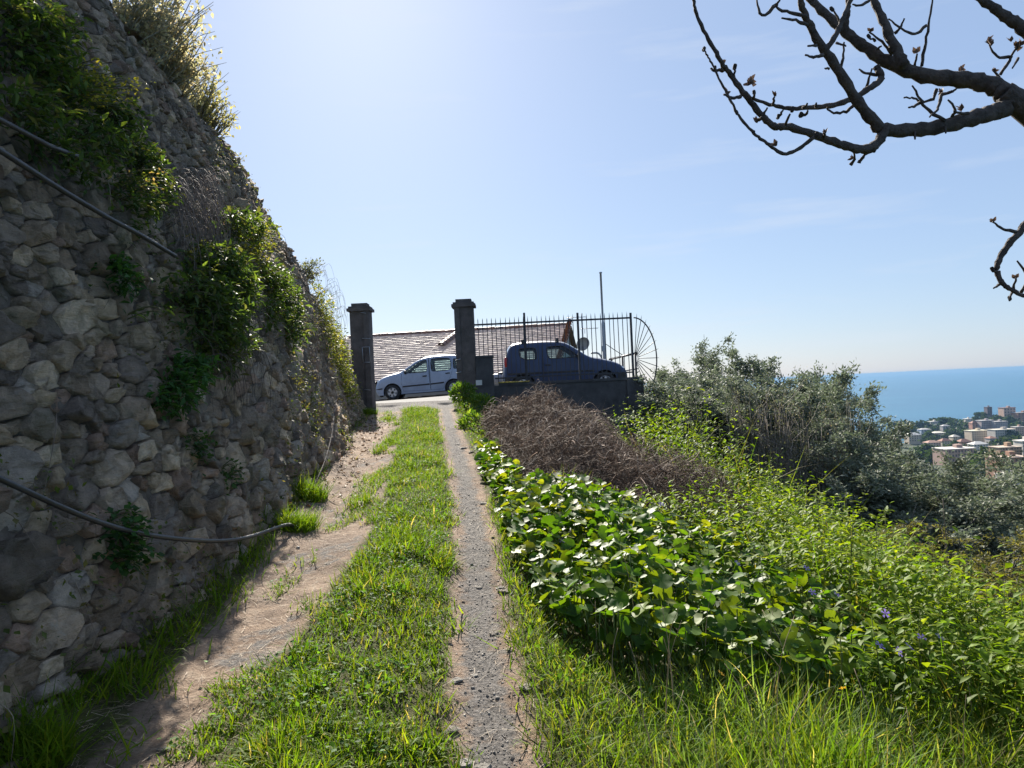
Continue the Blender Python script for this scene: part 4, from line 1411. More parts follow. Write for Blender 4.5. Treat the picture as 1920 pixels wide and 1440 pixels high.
ye_ = (RNG.uniform(0, 1, len(x)) < .05 + .16 * sstep(.5, .7, fbm(x * 2, y * 2, 67)))
c[ye_] = colvar(int(ye_.sum()), GRY + DRYC[:1])
V, F, T = grass_mesh(on_ground(x, y, -.01), hgt, GR, (.4, .9, 1.4, 1.9), .032, 3, .45, cl=c)
solo('grass', V, F, MT['grass'], 'green grass strip growing between the two wheel tracks', 'grass', T, kind='stuff')
# clover and small herbs in the strip
x, y = sample(26000, -2.9, -.1, 2.4, 16, lambda x, y: d_centre(x, y) * sstep(.42, .6, fbm(x * 2.6, y * 2.6, 70)))
tv, tf = t_small(.36, .05)
n = len(x); d = rdir(n, .1); d[:, 2] = np.abs(d[:, 2]) * .4
V, F, T = scatter(tv, tf, on_ground(x, y) + np.stack([0 * x, 0 * x, RNG.uniform(.01, .08, n)], 1), frames(d, rdir(n, 2.5)), RNG.uniform(.015, .034, n), colvar(n, [(.06, .15, .03), (.09, .19, .035)]))
solo('clover', V, F, MT['grass'], 'low clover and small herbs among the grass between the wheel tracks', 'ground cover', T, kind='stuff')

# grass against the foot of the wall
def d_verge(x, y):
    m = sstep(-.1, .05, x - w_base(y) + .08) * (1 - sstep(-.16, .12, x - d_left(y) - .22 * (fbm(x * 2, y * 2.2, 72) - .45)))
    return m * sstep(.36, .55, fbm(x * 2.2, y * 1.3, 73)) * (1 - .75 * sstep(9.5, 12, y))
x, y = sample(42000, -3.4, -1.2, 2.4, 17.5, d_verge)
hgt = RNG.uniform(.06, .20, len(x)) * (.7 + .8 * fbm(x * 3, y * 3, 75))
V, F, T = grass_mesh(on_ground(x, y, -.01), hgt, GR, (.5, 1.0, 1.5, 2.0), .026, 4, .4)
solo('grass', V, F, MT['grass'], 'longer grass in the shade along the foot of the stone wall', 'grass', T, kind='stuff')

def tuft(name, cx, cy, rad, n, h, cols, label, cat='grass tuft', bends=(.5, .9, 1.3, 1.7), w=.022, lean=.35, dz=0):
    r_ = rad * np.sqrt(RNG.uniform(0, 1, n)); a = RNG.uniform(0, 2 * np.pi, n)
    x, y = cx + r_ * np.cos(a), cy + r_ * np.sin(a)
    V, F, T = grass_mesh(on_ground(x, y, -.02 + dz), h * RNG.uniform(.5, 1.1, n), cols, bends, w, 5, lean)
    t = thing(name, label, cat, (cx, cy, float(H(np.array(cx), np.array(cy)))))
    part('blades', V, F, MT['grass'], t, T)
tuft('grass_tuft', -1.93, 3.02, .13, 520, .30, GR, 'bright green grass tuft at the foot of the wall in the bottom corner', w=.02)
tuft('grass_tuft', -1.93, 6.75, .16, 600, .25, GR, 'sunlit grass tuft where the black hose reaches the ground')
tuft('grass_tuft', -2.15, 7.9, .20, 700, .30, GR, 'sunlit green grass clump beside the thin cable end at the wall foot')
tuft('grass_tuft', -3.12, 16.8, .16, 350, .22, GR, 'small green tuft at the foot of the left gate pillar')

# dry straw and grit on the bare tracks
def d_dirt(x, y):
    left = sstep(-.1, .1, x - d_left(y) + .25) * (1 - sstep(-.1, .1, x - g_left(y)))
    return left * .9 + .25 * sstep(-.05, .1, x - g_right(y) + .05) * (1 - sstep(0, .2, x - t_right(y)))
x, y = sample(34000, -3.3, .2, 2.3, 15, d_dirt)
n = len(x)
tv = np.array([(-.012, -.5, 0), (.012, -.5, 0), (.012, .5, .02), (-.012, .5, .02)]); tf = np.array([(0, 1, 2), (0, 2, 3)])
d = rdir(n); d[:, 2] *= .10
V, F, T = scatter(tv, tf, on_ground(x, y, .006), frames(d, np.tile([[0, 0, 1.0]], (n, 1)) + RNG.normal(0, .3, (n, 3))), RNG.uniform(.02, .085, n) , colvar(n, [(.44, .35, .24), (.38, .29, .20), (.24, .175, .12), (.50, .42, .31), (.17, .12, .085)]))
solo('straw', V, F, MT['dry'], 'dry straw bits scattered over the bare earth wheel track', 'straw', T, kind='stuff')
x, y = sample(2600, -3.4, -1.6, 6.0, 16.5, lambda x, y: sstep(-.25, 0, x - d_left(y)) * (1 - sstep(.15, .75, x - d_left(y))) * sstep(6, 10, y), False)
tv, tf = t_lance(.3, .15, .2)
n = len(x); d = rdir(n); d[:, 2] *= .3
V, F, T = scatter(tv, tf, on_ground(x, y, .008), frames(d, rdir(n) + [0, 0, 1.2]), RNG.uniform(.025, .07, n), colvar(n, [(.16, .10, .06), (.22, .14, .08), (.11, .075, .05), (.28, .20, .13)]))
solo('dead_leaves', V, F, MT['dry'], 'brown dead leaves lying along the foot of the wall towards the gate', 'leaf litter', T, kind='stuff')
oct_v = np.array([(1, 0, 0), (-1, 0, 0), (0, 1, 0), (0, -1, 0), (0, 0, .7), (0, 0, -.7)], float)
oct_f = np.array([(0, 2, 4), (2, 1, 4), (1, 3, 4), (3, 0, 4), (2, 0, 5), (1, 2, 5), (3, 1, 5), (0, 3, 5)])
def d_grav(x, y):
    g = sstep(.0, .14, x - g_right(y)) * (1 - sstep(-.12, .08, x - t_right(y)))
    l = .10 * sstep(-.1, .1, x - d_left(y) + .1) * (1 - sstep(-.1, .1, x - g_left(y))) * sstep(.45, .6, fbm(x * 3, y * 3, 81))
    return np.maximum(g, l)
x, y = sample(42000, -3.0, .2, 2.3, 14, d_grav)
n = len(x)
sz_ = RNG.lognormal(math.log(.0036), .45, n)
V, F, T = scatter(oct_v, oct_f, on_ground(x, y, .001), frames(rdir(n), rdir(n)), np.stack([sz_ * RNG.uniform(.7, 1.5, n), sz_, sz_ * RNG.uniform(.6, 1, n)], 1), colvar(n, [(.21, .195, .18), (.165, .152, .14), (.30, .28, .255), (.12, .11, .10)], .7, 1.3))
solo('gravel', V, F, MT['dry'], 'fine grey gravel in the right hand wheel track', 'gravel', T, kind='stuff')
# loose stones one can pick out
def rock(seed, r):
    g = random.Random(seed)
    V, F = blob((0, 0, 0), (1, .8, .22), 4)
    V = V * np.array([[1 + g.uniform(-.25, .25)] for _ in V]) * r
    return V, F
rocks = [mesh('loose_stone', *rock(k, 1), MT['stone'], tint=np.array(c_)) for k, c_ in enumerate([(.52, .48, .43), (.44, .39, .33), (.20, .19, .18), (.58, .54, .49)])]
STONE_LABELS = ['pale stone on the gravel edge where the round leaves begin', 'larger pale stone on the gravel edge beside the widest round leaves', 'smaller pale stone just beside the larger one at the round leaves',
    'tiny pale stone in the middle of the gravel left of the round leaves', 'pale stone on the gravel edge below the widest round leaves', 'tiny pale stone in the gravel beside the short green grass',
    'pale stone on the left rim of the gravel beside the grass strip', 'flat pale stone on the left rim of the gravel near the bottom', 'largest pale stone at the bottom of the gravel track', 'pale stone in the gravel at the very bottom',
    'pale stone on the right rim of the gravel beside the tall grass', 'dark loose stone lying in the sun on the bare left wheel track', 'largest pale stone far up the gravel edge by the dead brambles', 'second pale stone beside the largest one by the dead brambles',
    'third pale stone highest up the gravel by the dead brambles', 'small stone on the bare track across from the dead brambles']
for k, (px, py, r_) in enumerate([(906, 940, .035), (943, 1103, .04), (938, 1095, .03), (897, 1092, .022), (925, 1180, .03), (889, 1256, .022), (856, 1270, .03), (846, 1362, .035), (870, 1420, .04), (905, 1425, .03), (985, 1290, .035), (303, 1392, .028), (870, 838, .06), (884, 846, .05), (858, 830, .04), (665, 905, .035)]):
    d_ = at(px, py, 1.0) - [0, 0, EYE]
    q = EYE / (0.0738 * d_[1] - d_[2])
    gx_, gy_ = d_[0] * q, d_[1] * q
    o = piece('loose_stone', rocks[2 if k == 11 else (0, 1, 3)[k % 3]], (gx_, gy_, float(H(np.array(gx_), np.array(gy_))) + r_ * .15), None, (0, 0, k * 1.7), (r_, r_, r_))
    tag(o, STONE_LABELS[k], 'stone', 'loose stones on the track')

# ------------------------------------------------------------------ RIGHT BANK
def in_zone(x, y, poly):
    return inside(np.stack([np.ravel(x), np.ravel(y)], 1), poly).reshape(np.shape(x))
Z_HEL = np.array([(-.50, 10.6), (-.25, 10.4), (-.12, 9.0), (.10, 8.1), (.8, 7.55), (1.55, 7.0), (1.95, 5.7), (2.25, 4.9), (2.0, 4.15), (1.3, 3.75), (.50, 3.75), (.20, 4.1), (.05, 4.8), (-.04, 5.6), (-.17, 7.0), (-.42, 9.2)])
Z_BRM = np.array([(-.62, 14.3), (.3, 14.8), (1.6, 14.0), (2.1, 12.0), (2.4, 10.2), (2.6, 8.5), (2.1, 7.6), (.95, 7.6), (.15, 8.2), (-.2, 9.8), (-.45, 12.4)])
# low leafy weeds on the verge right of the gravel, up to the gate
def d_weed(x, y):
    s = x - t_right(y)
    return sstep(0, .08, s) * (1 - sstep(.42, .62, s - .25 * (fbm(x * 2, y * 1.5, 83) - .5))) * (.35 + .65 * fbm(x * 3, y * 3, 84))
x, y = sample(26000, -1.7, .8, 3.4, 18.0, d_weed, False)
n = len(x); hz = RNG.uniform(.02, .10 + .18 * sstep(9, 14, y), n) * (.5 + .8 * fbm(x * 3, y * 2, 85)) * sstep(0, .25, x - t_right(y) + .05)
tv, tf = t_small(.22, .05)
d = rdir(n, .5)
V, F, T = scatter(tv, tf, on_ground(x, y) + np.stack([0 * x, 0 * x, hz], 1), frames(d, rdir(n, 1.5)), RNG.uniform(.02, .055, n), colvar(n, [(.09, .17, .03), (.13, .20, .04), (.06, .13, .025), (.18, .20, .05)]))
solo('weeds', V, F, MT['leaf'], 'low bright weeds along the right edge of the gravel track up to the gate', 'weeds', T, kind='stuff')
x, y = sample(16000, -1.7, .8, 2.4, 18.0, lambda x, y: d_weed(x, y) * .8, False)
V, F, T = grass_mesh(on_ground(x, y, -.01), RNG.uniform(.05, .16, len(x)), GR + GRY, (.4, .9, 1.4), .025, 4, .4)
solo('grass', V, F, MT['grass'], 'thin grass along the right edge of the gravel track', 'grass', T, kind='stuff')
x, y = sample(17000, -.3, 1.4, 2.2, 7.5, lambda x, y: sstep(-.06, .06, x - t_right(y) + .1 * (fbm(x * 5, y * 5, 141) - .5)) * (1 - sstep(.7, .95, x - t_right(y))) * (1 - .9 * in_zone(x, y, Z_HEL)), False)
V, F, T = grass_mesh(on_ground(x, y, -.01), RNG.uniform(.05, .17, len(x)), GR + GRY[:1], (.4, .9, 1.4, 1.8), .024, 4, .45)
solo('grass', V, F, MT['grass'], 'short thick grass between the near gravel track and the round leaves', 'grass', T, kind='stuff')
# taller bushy weeds at the foot of the right pillar
def bush_leaves(c, r, n, size, cols, up=.4, tmpl=None, shell=.35):
    tv, tf = tmpl or t_lance(.2)
    u = rdir(n); rad = RNG.uniform(shell, 1, n) ** .6
    P = np.array(c) + u * rad[:, None] * np.array(r)
    P += RNG.normal(0, .06, P.shape) * np.array(r)
    d = u * [1, 1, .6] + rdir(n) * .7 + [0, 0, up]
    return scatter(tv, tf, P, frames(d, u + rdir(n) * .8 + [0, 0, .5]), size * RNG.uniform(.6, 1.3, n), colvar(n, cols))
for (px, py, yy_, rx, rz, nn, lab) in ((868, 738, 17.2, .28, .24, 900, 'bright green weed clump at the foot of the right gate pillar'),
                                  (900, 762, 16.6, .34, .26, 1000, 'dark leafy weed clump under the meter block'),
                                  (886, 800, 13.5, .26, .24, 800, 'feathery green weed clump between the gravel track and the dead brambles')):
    q = at(px, py, yy_)
    t = thing('weed_clump', lab, 'weed clump', (q[0], q[1], q[2] - rz))
    V, F, T = bush_leaves(q, (rx, rx, rz), nn, .085, [(.10, .18, .035), (.07, .14, .03), (.15, .21, .04)])
    part('leaves', V, F, MT['leaf'], t, T)
    V, F = tubes([(np.array([[q[0] + random.uniform(-.1, .1), q[1], q[2] - rz - .15], q + [random.uniform(-.25, .25), random.uniform(-.1, .1), random.uniform(0, .25)]]), .005) for _ in range(10)], 4)
    part('stem', V, F, MT['dry'], t, tint=np.array([.10, .12, .04]))

# round glossy leaves (winter heliotrope)
def hel_h(x, y):
    return .16 + .30 * fbm(x * 1.1, y * 1.1, 91) * sstep(0, .7, x - t_right(y)) + .12 * sstep(.1, .8, x - t_right(y))
n0 = 14000
x = RNG.uniform(-.7, 2.3, n0); y = 3.8 + 7 * RNG.uniform(0, 1, n0) ** 1.25
k = in_zone(x + .10 * (fbm(x * 3, y * 3, 92) - .5), y + .3 * (fbm(x * 2, y * 2, 93) - .5), Z_HEL)
x, y = x[k], y[k]
# thin out so that leaves overlap but do not pile up
kept = []; cellh = {}
for a_, b_ in zip(x, y):
    ci, cj = int(a_ / .07 + 100), int(b_ / .07)
    if cellh.get((ci, cj), 0) >= 2: continue
    cellh[(ci, cj)] = cellh.get((ci, cj), 0) + 1
    kept.append((a_, b_))
x, y = np.array(kept).T
n = len(x)
z = H(x, y) + hel_h(x, y) * RNG.uniform(.35, 1.05, n)
P = np.stack([x, y, z], 1)
e = .03
g0 = H(x, y) + hel_h(x, y)
gn = np.stack([-(H(x + e, y) + hel_h(x + e, y) - g0) / e, -(H(x, y + e) + hel_h(x, y + e) - g0) / e, np.ones(n)], 1)
nrm = gn * .6 + RNG.normal(0, .5, (n, 3)) + [0, -.12, .55]
dd = rdir(n); dd[:, 2] = -.25
Rm = frames(dd, nrm)
S = .022 + .050 * RNG.uniform(0, 1, n) ** 1.2 * RNG.uniform(.7, 1.1, n)
tint = colvar(n, [(.055, .125, .014), (.075, .15, .016), (.045, .105, .014), (.13, .19, .02), (.17, .20, .025)], .75, 1.3)
which = RNG.integers(0, 5, n)
order = np.argsort(-(S / np.linalg.norm(P - [0, 0, EYE], axis=1)))
top300 = set(order[:300].tolist())
hel = thing('heliotrope_patch', 'broad patch of glossy round leaves beside the gravel track, foreground of the dead brambles', 'leafy plant', (.8, 6, .2))
tmpl = [t_round(s_) for s_ in range(5)]
CT = [(.055, .125, .014), (.085, .155, .016), (.13, .19, .02)]
lme = [[mesh('leaf', tv, tf, MT['glossleaf'], tint=np.array(c_), smooth=True) for c_ in CT] for tv, tf in tmpl]
rest = []
for k in range(n):
    if k in top300:
        o = piece('leaf', lme[which[k]][k % 3], P[k], hel, Matrix(Rm[k].tolist()).to_euler(), (S[k],) * 3)
for w_ in range(5):
    s = np.array([q for q in range(n) if which[q] == w_ and q not in top300])
    rest.append(scatter(tmpl[w_][0], tmpl[w_][1], P[s], Rm[s], S[s], tint[s]))
V, F, T = cat3(rest)
part('leaves', V, F, MT['glossleaf'], hel, T, smooth=True, kind='stuff')
V, F = tubes([(np.array([[a_, b_, c_ - .25 - .1 * random.random()], [a_ + random.gauss(0, .03), b_ + random.gauss(0, .03), c_ - .1], [a_, b_, c_]]), .0035) for a_, b_, c_ in P[::2]], 4)
part('stalks', V, F, MT['dry'], hel, tint=np.array([.10, .16, .05]), kind='stuff')
print('heliotrope', n)

# periwinkle and other leafy stems over the slope
def peri_h(x, y):
    s = x - t_right(y)
    return (.22 + .40 * sstep(.9, 2.4, s)) * (.35 + 1.5 * fbm(x * .9, y * .9, 95) * (.55 + .9 * fbm(x * 2.4, y * 2.4, 96))) + .26 * np.exp(-((x - 2.7) / .7) ** 2 - ((y - 11.0) / 1.5) ** 2) + .34 * (sstep(8.0, 11.5, y) - .6 * sstep(11.8, 13.2, y))
def d_peri(x, y):
    s = x - t_right(y)
    m = sstep(.9, 1.5, s) * (1 - sstep(3.9, 4.5, s)) * (1 - sstep(13.2, 14.2, y)) * sstep(3.7, 4.6, y + .35 * (x - 1.5))
    m = m * (~in_zone(x, y, Z_BRM)) * (1 - .85 * in_zone(x, y, Z_HEL))
    return m * (.5 + .5 * fbm(x * 2.5, y * 2.5, 97))
x, y = sample(15000, -.2, 5.6, 3.4, 17.0, d_peri)
n = len(x)
tv, tf = t_lance(.23, .07, .15)
PL, PD, PN, PS, PC, ST = [], [], [], [], [], []
nl = 9
hh = peri_h(x, y) * RNG.uniform(.75, 1.2, n)
lean = RNG.normal(0, .22, (n, 2))
zone_y = sstep(.45, .65, fbm(x * 1.0, y * 1.0, 98))
for k in range(nl):
    t_ = (.25 + .75 * (k + 1) / nl)
    a = RNG.uniform(0, 2 * np.pi, n)
    out = np.stack([np.cos(a), np.sin(a), RNG.uniform(.2, .9, n)], 1)
    base = np.stack([x + lean[:, 0] * hh * t_, y + lean[:, 1] * hh * t_, H(x, y) + hh * t_], 1)
    PL.append(base); PD.append(out); PN.append(np.stack([-np.cos(a) * .5, -np.sin(a) * .5, np.ones(n)], 1) + RNG.normal(0, .25, (n, 3)))
    PS.append(RNG.uniform(.040, .092, n) * (1.1 - .35 * (k == nl - 1)))
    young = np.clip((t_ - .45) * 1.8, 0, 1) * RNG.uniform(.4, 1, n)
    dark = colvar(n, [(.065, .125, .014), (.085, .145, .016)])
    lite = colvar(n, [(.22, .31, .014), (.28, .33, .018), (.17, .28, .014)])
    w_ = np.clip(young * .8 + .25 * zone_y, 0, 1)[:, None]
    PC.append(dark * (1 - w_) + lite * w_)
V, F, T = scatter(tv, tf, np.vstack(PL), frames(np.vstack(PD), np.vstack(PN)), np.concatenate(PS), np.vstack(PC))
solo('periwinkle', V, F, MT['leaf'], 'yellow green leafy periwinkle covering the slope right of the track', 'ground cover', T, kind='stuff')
print('peri leaves', n * nl)

def d_mix(x, y):
    return d_peri(x, y) * sstep(.50, .66, fbm(x * 1.3, y * 1.3, 131))
x, y = sample(16000, .2, 5.2, 3.6, 13.5, d_mix)
hm_ = peri_h(x, y) * RNG.uniform(.8, 1.35, len(x))
V, F, T = grass_mesh(on_ground(x, y), hm_, GR + GRY, (.3, .8, 1.3), .016, 5, .3)
solo('bank_grass', V, F, MT['grass'], 'tufts of taller grass mixed into the leafy bank', 'grass', T, kind='stuff')
tp = []
TL_, x, y = [], *sample(520, .4, 5.0, 3.8, 13.0, d_peri)
tv2, tf2 = t_lance(.14, .04, .25)
for a_, b_ in zip(x, y):
    h_ = float(peri_h(np.array(a_), np.array(b_))) * RNG.uniform(.95, 1.22) + .05
    z0 = float(H(np.array(a_), np.array(b_)))
    top_ = np.array([a_ + RNG.normal(0, .06), b_ + RNG.normal(0, .06), z0 + h_])
    cv = catmull(np.array([[a_, b_, z0], [(a_ + top_[0]) / 2 + .02, (b_ + top_[1]) / 2, z0 + h_ * .55], top_]), 3)
    tp.append((cv, np.linspace(.004, .002, 7)))
    m_ = 20
    P_ = cv[RNG.integers(2, 7, m_)] + RNG.normal(0, .012, (m_, 3))
    an = RNG.uniform(0, 6.28, m_)
    TL_.append(scatter(tv2, tf2, P_, frames(np.stack([np.cos(an), np.sin(an), RNG.uniform(.1, .8, m_)], 1), np.tile([[0, 0, 1.]], (m_, 1)) + RNG.normal(0, .3, (m_, 3))), RNG.uniform(.04, .085, m_), colvar(m_, [(.17, .23, .02), (.22, .26, .03), (.11, .17, .02)])))
V, F, T = cat3(TL_)
solo('tall_weeds', V, F, MT['leaf'], 'taller leafy weed shoots standing above the rest of the bank', 'weeds', T, kind='stuff')
V, F = tubes(tp, 4)
solo('weed_stems', V, F, MT['dry'], 'thin green stems of the taller weeds on the bank', 'stems', tint=np.array([.12, .15, .04]), kind='stuff')

# violet flowers in the leaves
fv, ff = [], []
fv.append((0, 0, -.06))
for k in range(5):
    a0 = 2 * math.pi * k / 5
    pts_ = [(.25, -.35), (.95, -.38), (1.05, .22), (.30, .28)]
    b = len(fv)
    for r_, da in pts_:
        fv.append((r_ * math.cos(a0 + da), r_ * math.sin(a0 + da), .05 * r_))
    ff += [(0, b, b + 3), (b, b + 1, b + 2), (b, b + 2, b + 3)]
fl_me = mesh('periwinkle_flower', fv, ff, MT['petal'], tint=np.array([.30, .22, .62]))
FLOWER_LABELS = ['violet flower just below the tail of the dead brambles', 'violet flower alone among the round leaves near the gravel', 'violet flower on the bank above the middle of the round leaves',
    'violet flower at the right edge of the round leaf patch', 'second violet flower beside the one at the right edge of the round leaves', 'leftmost violet flower of the cluster above the tall grass', 'lowest violet flower of the cluster above the tall grass',
    'violet flower beside the lowest one in the cluster above the tall grass', 'rightmost violet flower of the cluster above the tall grass', 'violet flower next to the rightmost one of the cluster above the tall grass', 'violet flower at the top of the leafy bank near the grey wall',
    'second violet flower at the top of the leafy bank', 'violet flower on the bank above the cluster over the tall grass', 'violet flower halfway down the bank left of the scrub', 'violet flower at the upper rim of the round leaves by the brambles']
for (px, py, yy_) in ((1240, 945, 8.0), (1054, 1012, 6.4), (1383, 1056, 5.6), (1523, 1110, 4.9), (1570, 1115, 4.9), (1650, 1210, 4.2), (1686, 1222, 4.1), (1705, 1212, 4.1), (1762, 1194, 4.25), (1728, 1195, 4.25), (1305, 832, 11.5), (1367, 840, 11.3), (1660, 1150, 4.6), (1512, 1065, 5.4), (1050, 948, 8.2)):
    # bring the flower to the leaf surface along its line of sight
    for yy2 in np.linspace(yy_ * .75, yy_ * 1.6, 120):
        q = at(px, py, yy2)
        if q[2] < float(H(np.array(q[0]), np.array(q[1])) + peri_h(np.array(q[0]), np.array(q[1])) * 1.02 + .02): break
    o = piece('periwinkle_flower', fl_me, q, None, (R(50) + random.uniform(-.4, .4), random.uniform(-.4, .4), random.uniform(0, 1)), (.026,) * 3)
    tag(o, FLOWER_LABELS.pop(0), 'flower', 'violet flowers in the bank')
or_me = mesh('yellow_flower', fv, ff, MT['petal'], tint=np.array([.75, .42, .03]))
ORANGE = ['upper of two orange flowers close together at the right edge', 'lower of two orange flowers close together at the right edge', 'orange red flower beside the violet cluster', 'orange yellow flower in the middle of the tall grass',
    'leftmost orange yellow flower in the tall grass', 'single yellow flower on the bank near the right edge']
for (px, py, yy_) in ((1884, 1258, 3.6), (1890, 1272, 3.6), (1790, 1170, 4.3), (1580, 1290, 3.5), (1352, 1262, 3.6), (1845, 1205, 4.1)):
    for yy2 in np.linspace(yy_ * .75, yy_ * 1.6, 120):
        q = at(px, py, yy2)
        if q[2] < float(H(np.array(q[0]), np.array(q[1])) + .40): break
    o = piece('yellow_flower', or_me, q, None, (R(40), .2, px), (.016,) * 3)
    tag(o, ORANGE.pop(0), 'flower', 'orange yellow flowers in the grass')

# tall grass of the lower right
def d_tall(x, y):
    s = x - t_right(y)
    return sstep(-.02, .14, s) * (1 - sstep(3.9, 4.7, y - .16 * (x - 1) + .5 * (fbm(x * 2, y * 2, 101) - .5))) * (1 - .8 * in_zone(x, y, Z_HEL)) * (.55 + .45 * fbm(x * 4, y * 4, 102))
x = RNG.uniform(-.1, 4.2, 80000); y = RNG.uniform(1.7, 5.0, 80000)
k = RNG.uniform(0, 1, len(x)) < d_tall(x, y) * .75
x, y = x[k], y[k]
n = len(x)
s_ = x - t_right(y)
hgt = (.10 + .26 * sstep(.2, 1.1, s_)) * RNG.uniform(.45, 1.2, n) * (.7 + .6 * fbm(x * 2.2, y * 2.2, 103))
c = colvar(n, GR + GRY[:1], .8, 1.5)
q = RNG.uniform(0, 1, n) < .07 + .18 * sstep(.5, .7, fbm(x * 1.8, y * 1.8, 104)); c[q] = colvar(int(q.sum()), DRYC + GRY)
bl_ = (RNG.uniform(0, 1, n) < .38); c[bl_] = colvar(int(bl_.sum()), [(.14, .22, .09), (.18, .26, .11)])
V, F, T = grass_mesh(on_ground(x, y, -.02), hgt, GR, (.35, .8, 1.3, 1.9), .017, 6, .35, cl=c)
solo('tall_grass', V, F, MT['grass'], 'tall tangled grass filling the lower right of the picture below the round leaves', 'tall grass', T, kind='stuff')
print('tall', n)
# tussock of long arching blades in the right corner
tuft('grass_tussock', 2.1, 3.4, .24, 1000, .62, GR + GRY, 'big tussock of long arching blades at the right edge of the grass', 'grass tussock', (1.0, 1.5, 2.0, 2.4), .010, .45)
tuft('grass_tussock', 1.15, 2.95, .15, 300, .50, GR, 'narrower tussock with broad upright blades left of the big tussock', 'grass tussock', (.4, .9, 1.4), .020, .3)
tuft('grass_tussock', .55, 8.0, .12, 260, .48, GR + GRY, 'grass tuft with arching blades in front of the dead brambles', 'grass tussock', (.7, 1.3, 1.9), .016, .35)
# dry flowering stems
st = []
for k in range(46):
    sx_ = RNG.uniform(.3, 2.6); sy_ = RNG.uniform(2.6, 4.2)
    z0 = float(H(np.array(sx_), np.array(sy_)))
    L = RNG.uniform(.25, .6); a = RNG.uniform(0, 6.28); ln_ = RNG.uniform(.05, .5)
    P0 = np.array([[sx_, sy_, z0], [sx_ + .3 * ln_ * L * math.cos(a), sy_ + .3 * ln_ * L * math.sin(a), z0 + .6 * L], [sx_ + ln_ * L * math.cos(a), sy_ + ln_ * L * math.sin(a), z0 + L * (1 - .2 * ln_)]])
    st.append((catmull(P0, 4), np.linspace(.0026, .0012, 9)))
V, F = tubes(st, 4)
solo('dry_stems', V, F, MT['dry'], 'thin dry straw coloured stems standing in the tall grass', 'dry stems', tint=np.array([.36, .28, .18]), kind='stuff')

# ------------------------------------------------------------------ DEAD BRAMBLE HEAP
def brm_h(x, y):
    c1 = .78 * np.exp(-((((x - .75) / 1.15) ** 2 + ((y - 12.3) / 1.7) ** 2) ** 1.5))
    c2 = .50 * np.exp(-(((x - 1.4) / .9) ** 2 + ((y - 9.8) / 1.3) ** 2)) + .42 * np.exp(-(((x - .5) / .7) ** 2 + ((y - 9.4) / 1.1) ** 2)) + .45 * np.exp(-(((x - 2.1) / .7) ** 2 + ((y - 8.5) / .9) ** 2))
    return (c1 + c2) * (.45 + 1.1 * fbm(x * 1.9, y * 1.9, 111)) + .10
x = RNG.uniform(-.8, 2.9, 42000); y = RNG.uniform(7.3, 15.2, 42000)
k = in_zone(x + .25 * (fbm(x * 2, y * 2, 112) - .5), y + .5 * (fbm(x, y, 113) - .5), Z_BRM)
x, y = x[k], y[k]; n = len(x)
dep = RNG.uniform(0, 1, n) ** 2.2
z = H(x, y) + brm_h(x, y) * (1 - dep * .8) + RNG.normal(0, .045, n)
P = np.stack([x, y, z], 1)
seg = 4
L = RNG.uniform(.10, .42, n)
d0 = rdir(n); d0[:, 2] *= .75; d1 = d0 + rdir(n) * 1.3
pts_ = np.zeros((n, seg + 1, 3))
cur = P - d0 * L[:, None] * .5
for j in range(seg + 1):
    pts_[:, j] = cur
    f_ = j / seg
    dj = d0 * (1 - f_) + d1 * f_; dj /= np.linalg.norm(dj, axis=1, keepdims=True)
    cur = cur + dj * L[:, None] / seg
rad = RNG.uniform(.0014, .0042, n); thick = RNG.uniform(0, 1, n) < .06; rad[thick] *= 2.0
A = np.cross(d0, [[.2, .3, .9]]); A /= np.maximum(np.linalg.norm(A, axis=1, keepdims=True), 1e-6)
B = np.cross(d0, A); B /= np.maximum(np.linalg.norm(B, axis=1, keepdims=True), 1e-6)
ring = [A, -.5 * A + .87 * B, -.5 * A - .87 * B]
V = np.zeros((n, seg + 1, 3, 3))
for j in range(seg + 1):
    tap = 1 - .7 * j / seg
    for q in range(3): V[:, j, q] = pts_[:, j] + ring[q] * (rad * tap)[:, None]
fl = []
for j in range(seg):
    for q in range(3):
        a_, b_ = j * 3 + q, j * 3 + (q + 1) % 3
        fl += [(a_, b_, b_ + 3), (a_, b_ + 3, a_ + 3)]
fl = np.array(fl)
F = (fl[None] + (np.arange(n) * 3 * (seg + 1))[:, None, None]).reshape(-1, 3)
tc = colvar(n, [(.165, .112, .078), (.13, .09, .065), (.23, .165, .12), (.095, .065, .05)], .55, 1.4)
tc[thick | (RNG.uniform(0, 1, n) < .03)] *= 1.9
heap = thing('bramble_heap', 'brown heap of dead tangled bramble stems in front of the grey wall', 'brush heap', (.8, 12, .7))
part('twigs', V.reshape(-1, 3), F, MT['dry'], heap, np.repeat(tc, 3 * (seg + 1), axis=0), kind='stuff')
gx_, gy_ = np.meshgrid(np.linspace(-.9, 2.9, 60), np.linspace(7.3, 15.2, 90))
zz = H(gx_, gy_) + np.where(in_zone(gx_, gy_, Z_BRM), brm_h(gx_, gy_) * .45, -.15) + .05 * (fbm(gx_ * 6, gy_ * 6, 115) - .5)
i = (np.arange(89)[:, None] * 60 + np.arange(59)[None, :]).ravel()
part('litter_core', np.stack([gx_, gy_, zz], -1).reshape(-1, 3), np.stack([i, i + 1, i + 61, i + 60], 1), plain('dead leaf litter', (.055, .042, .034), .95, var=.6, scale=20, spec=.1, bmp=1, bscale=30), heap, smooth=True)
long_ = []
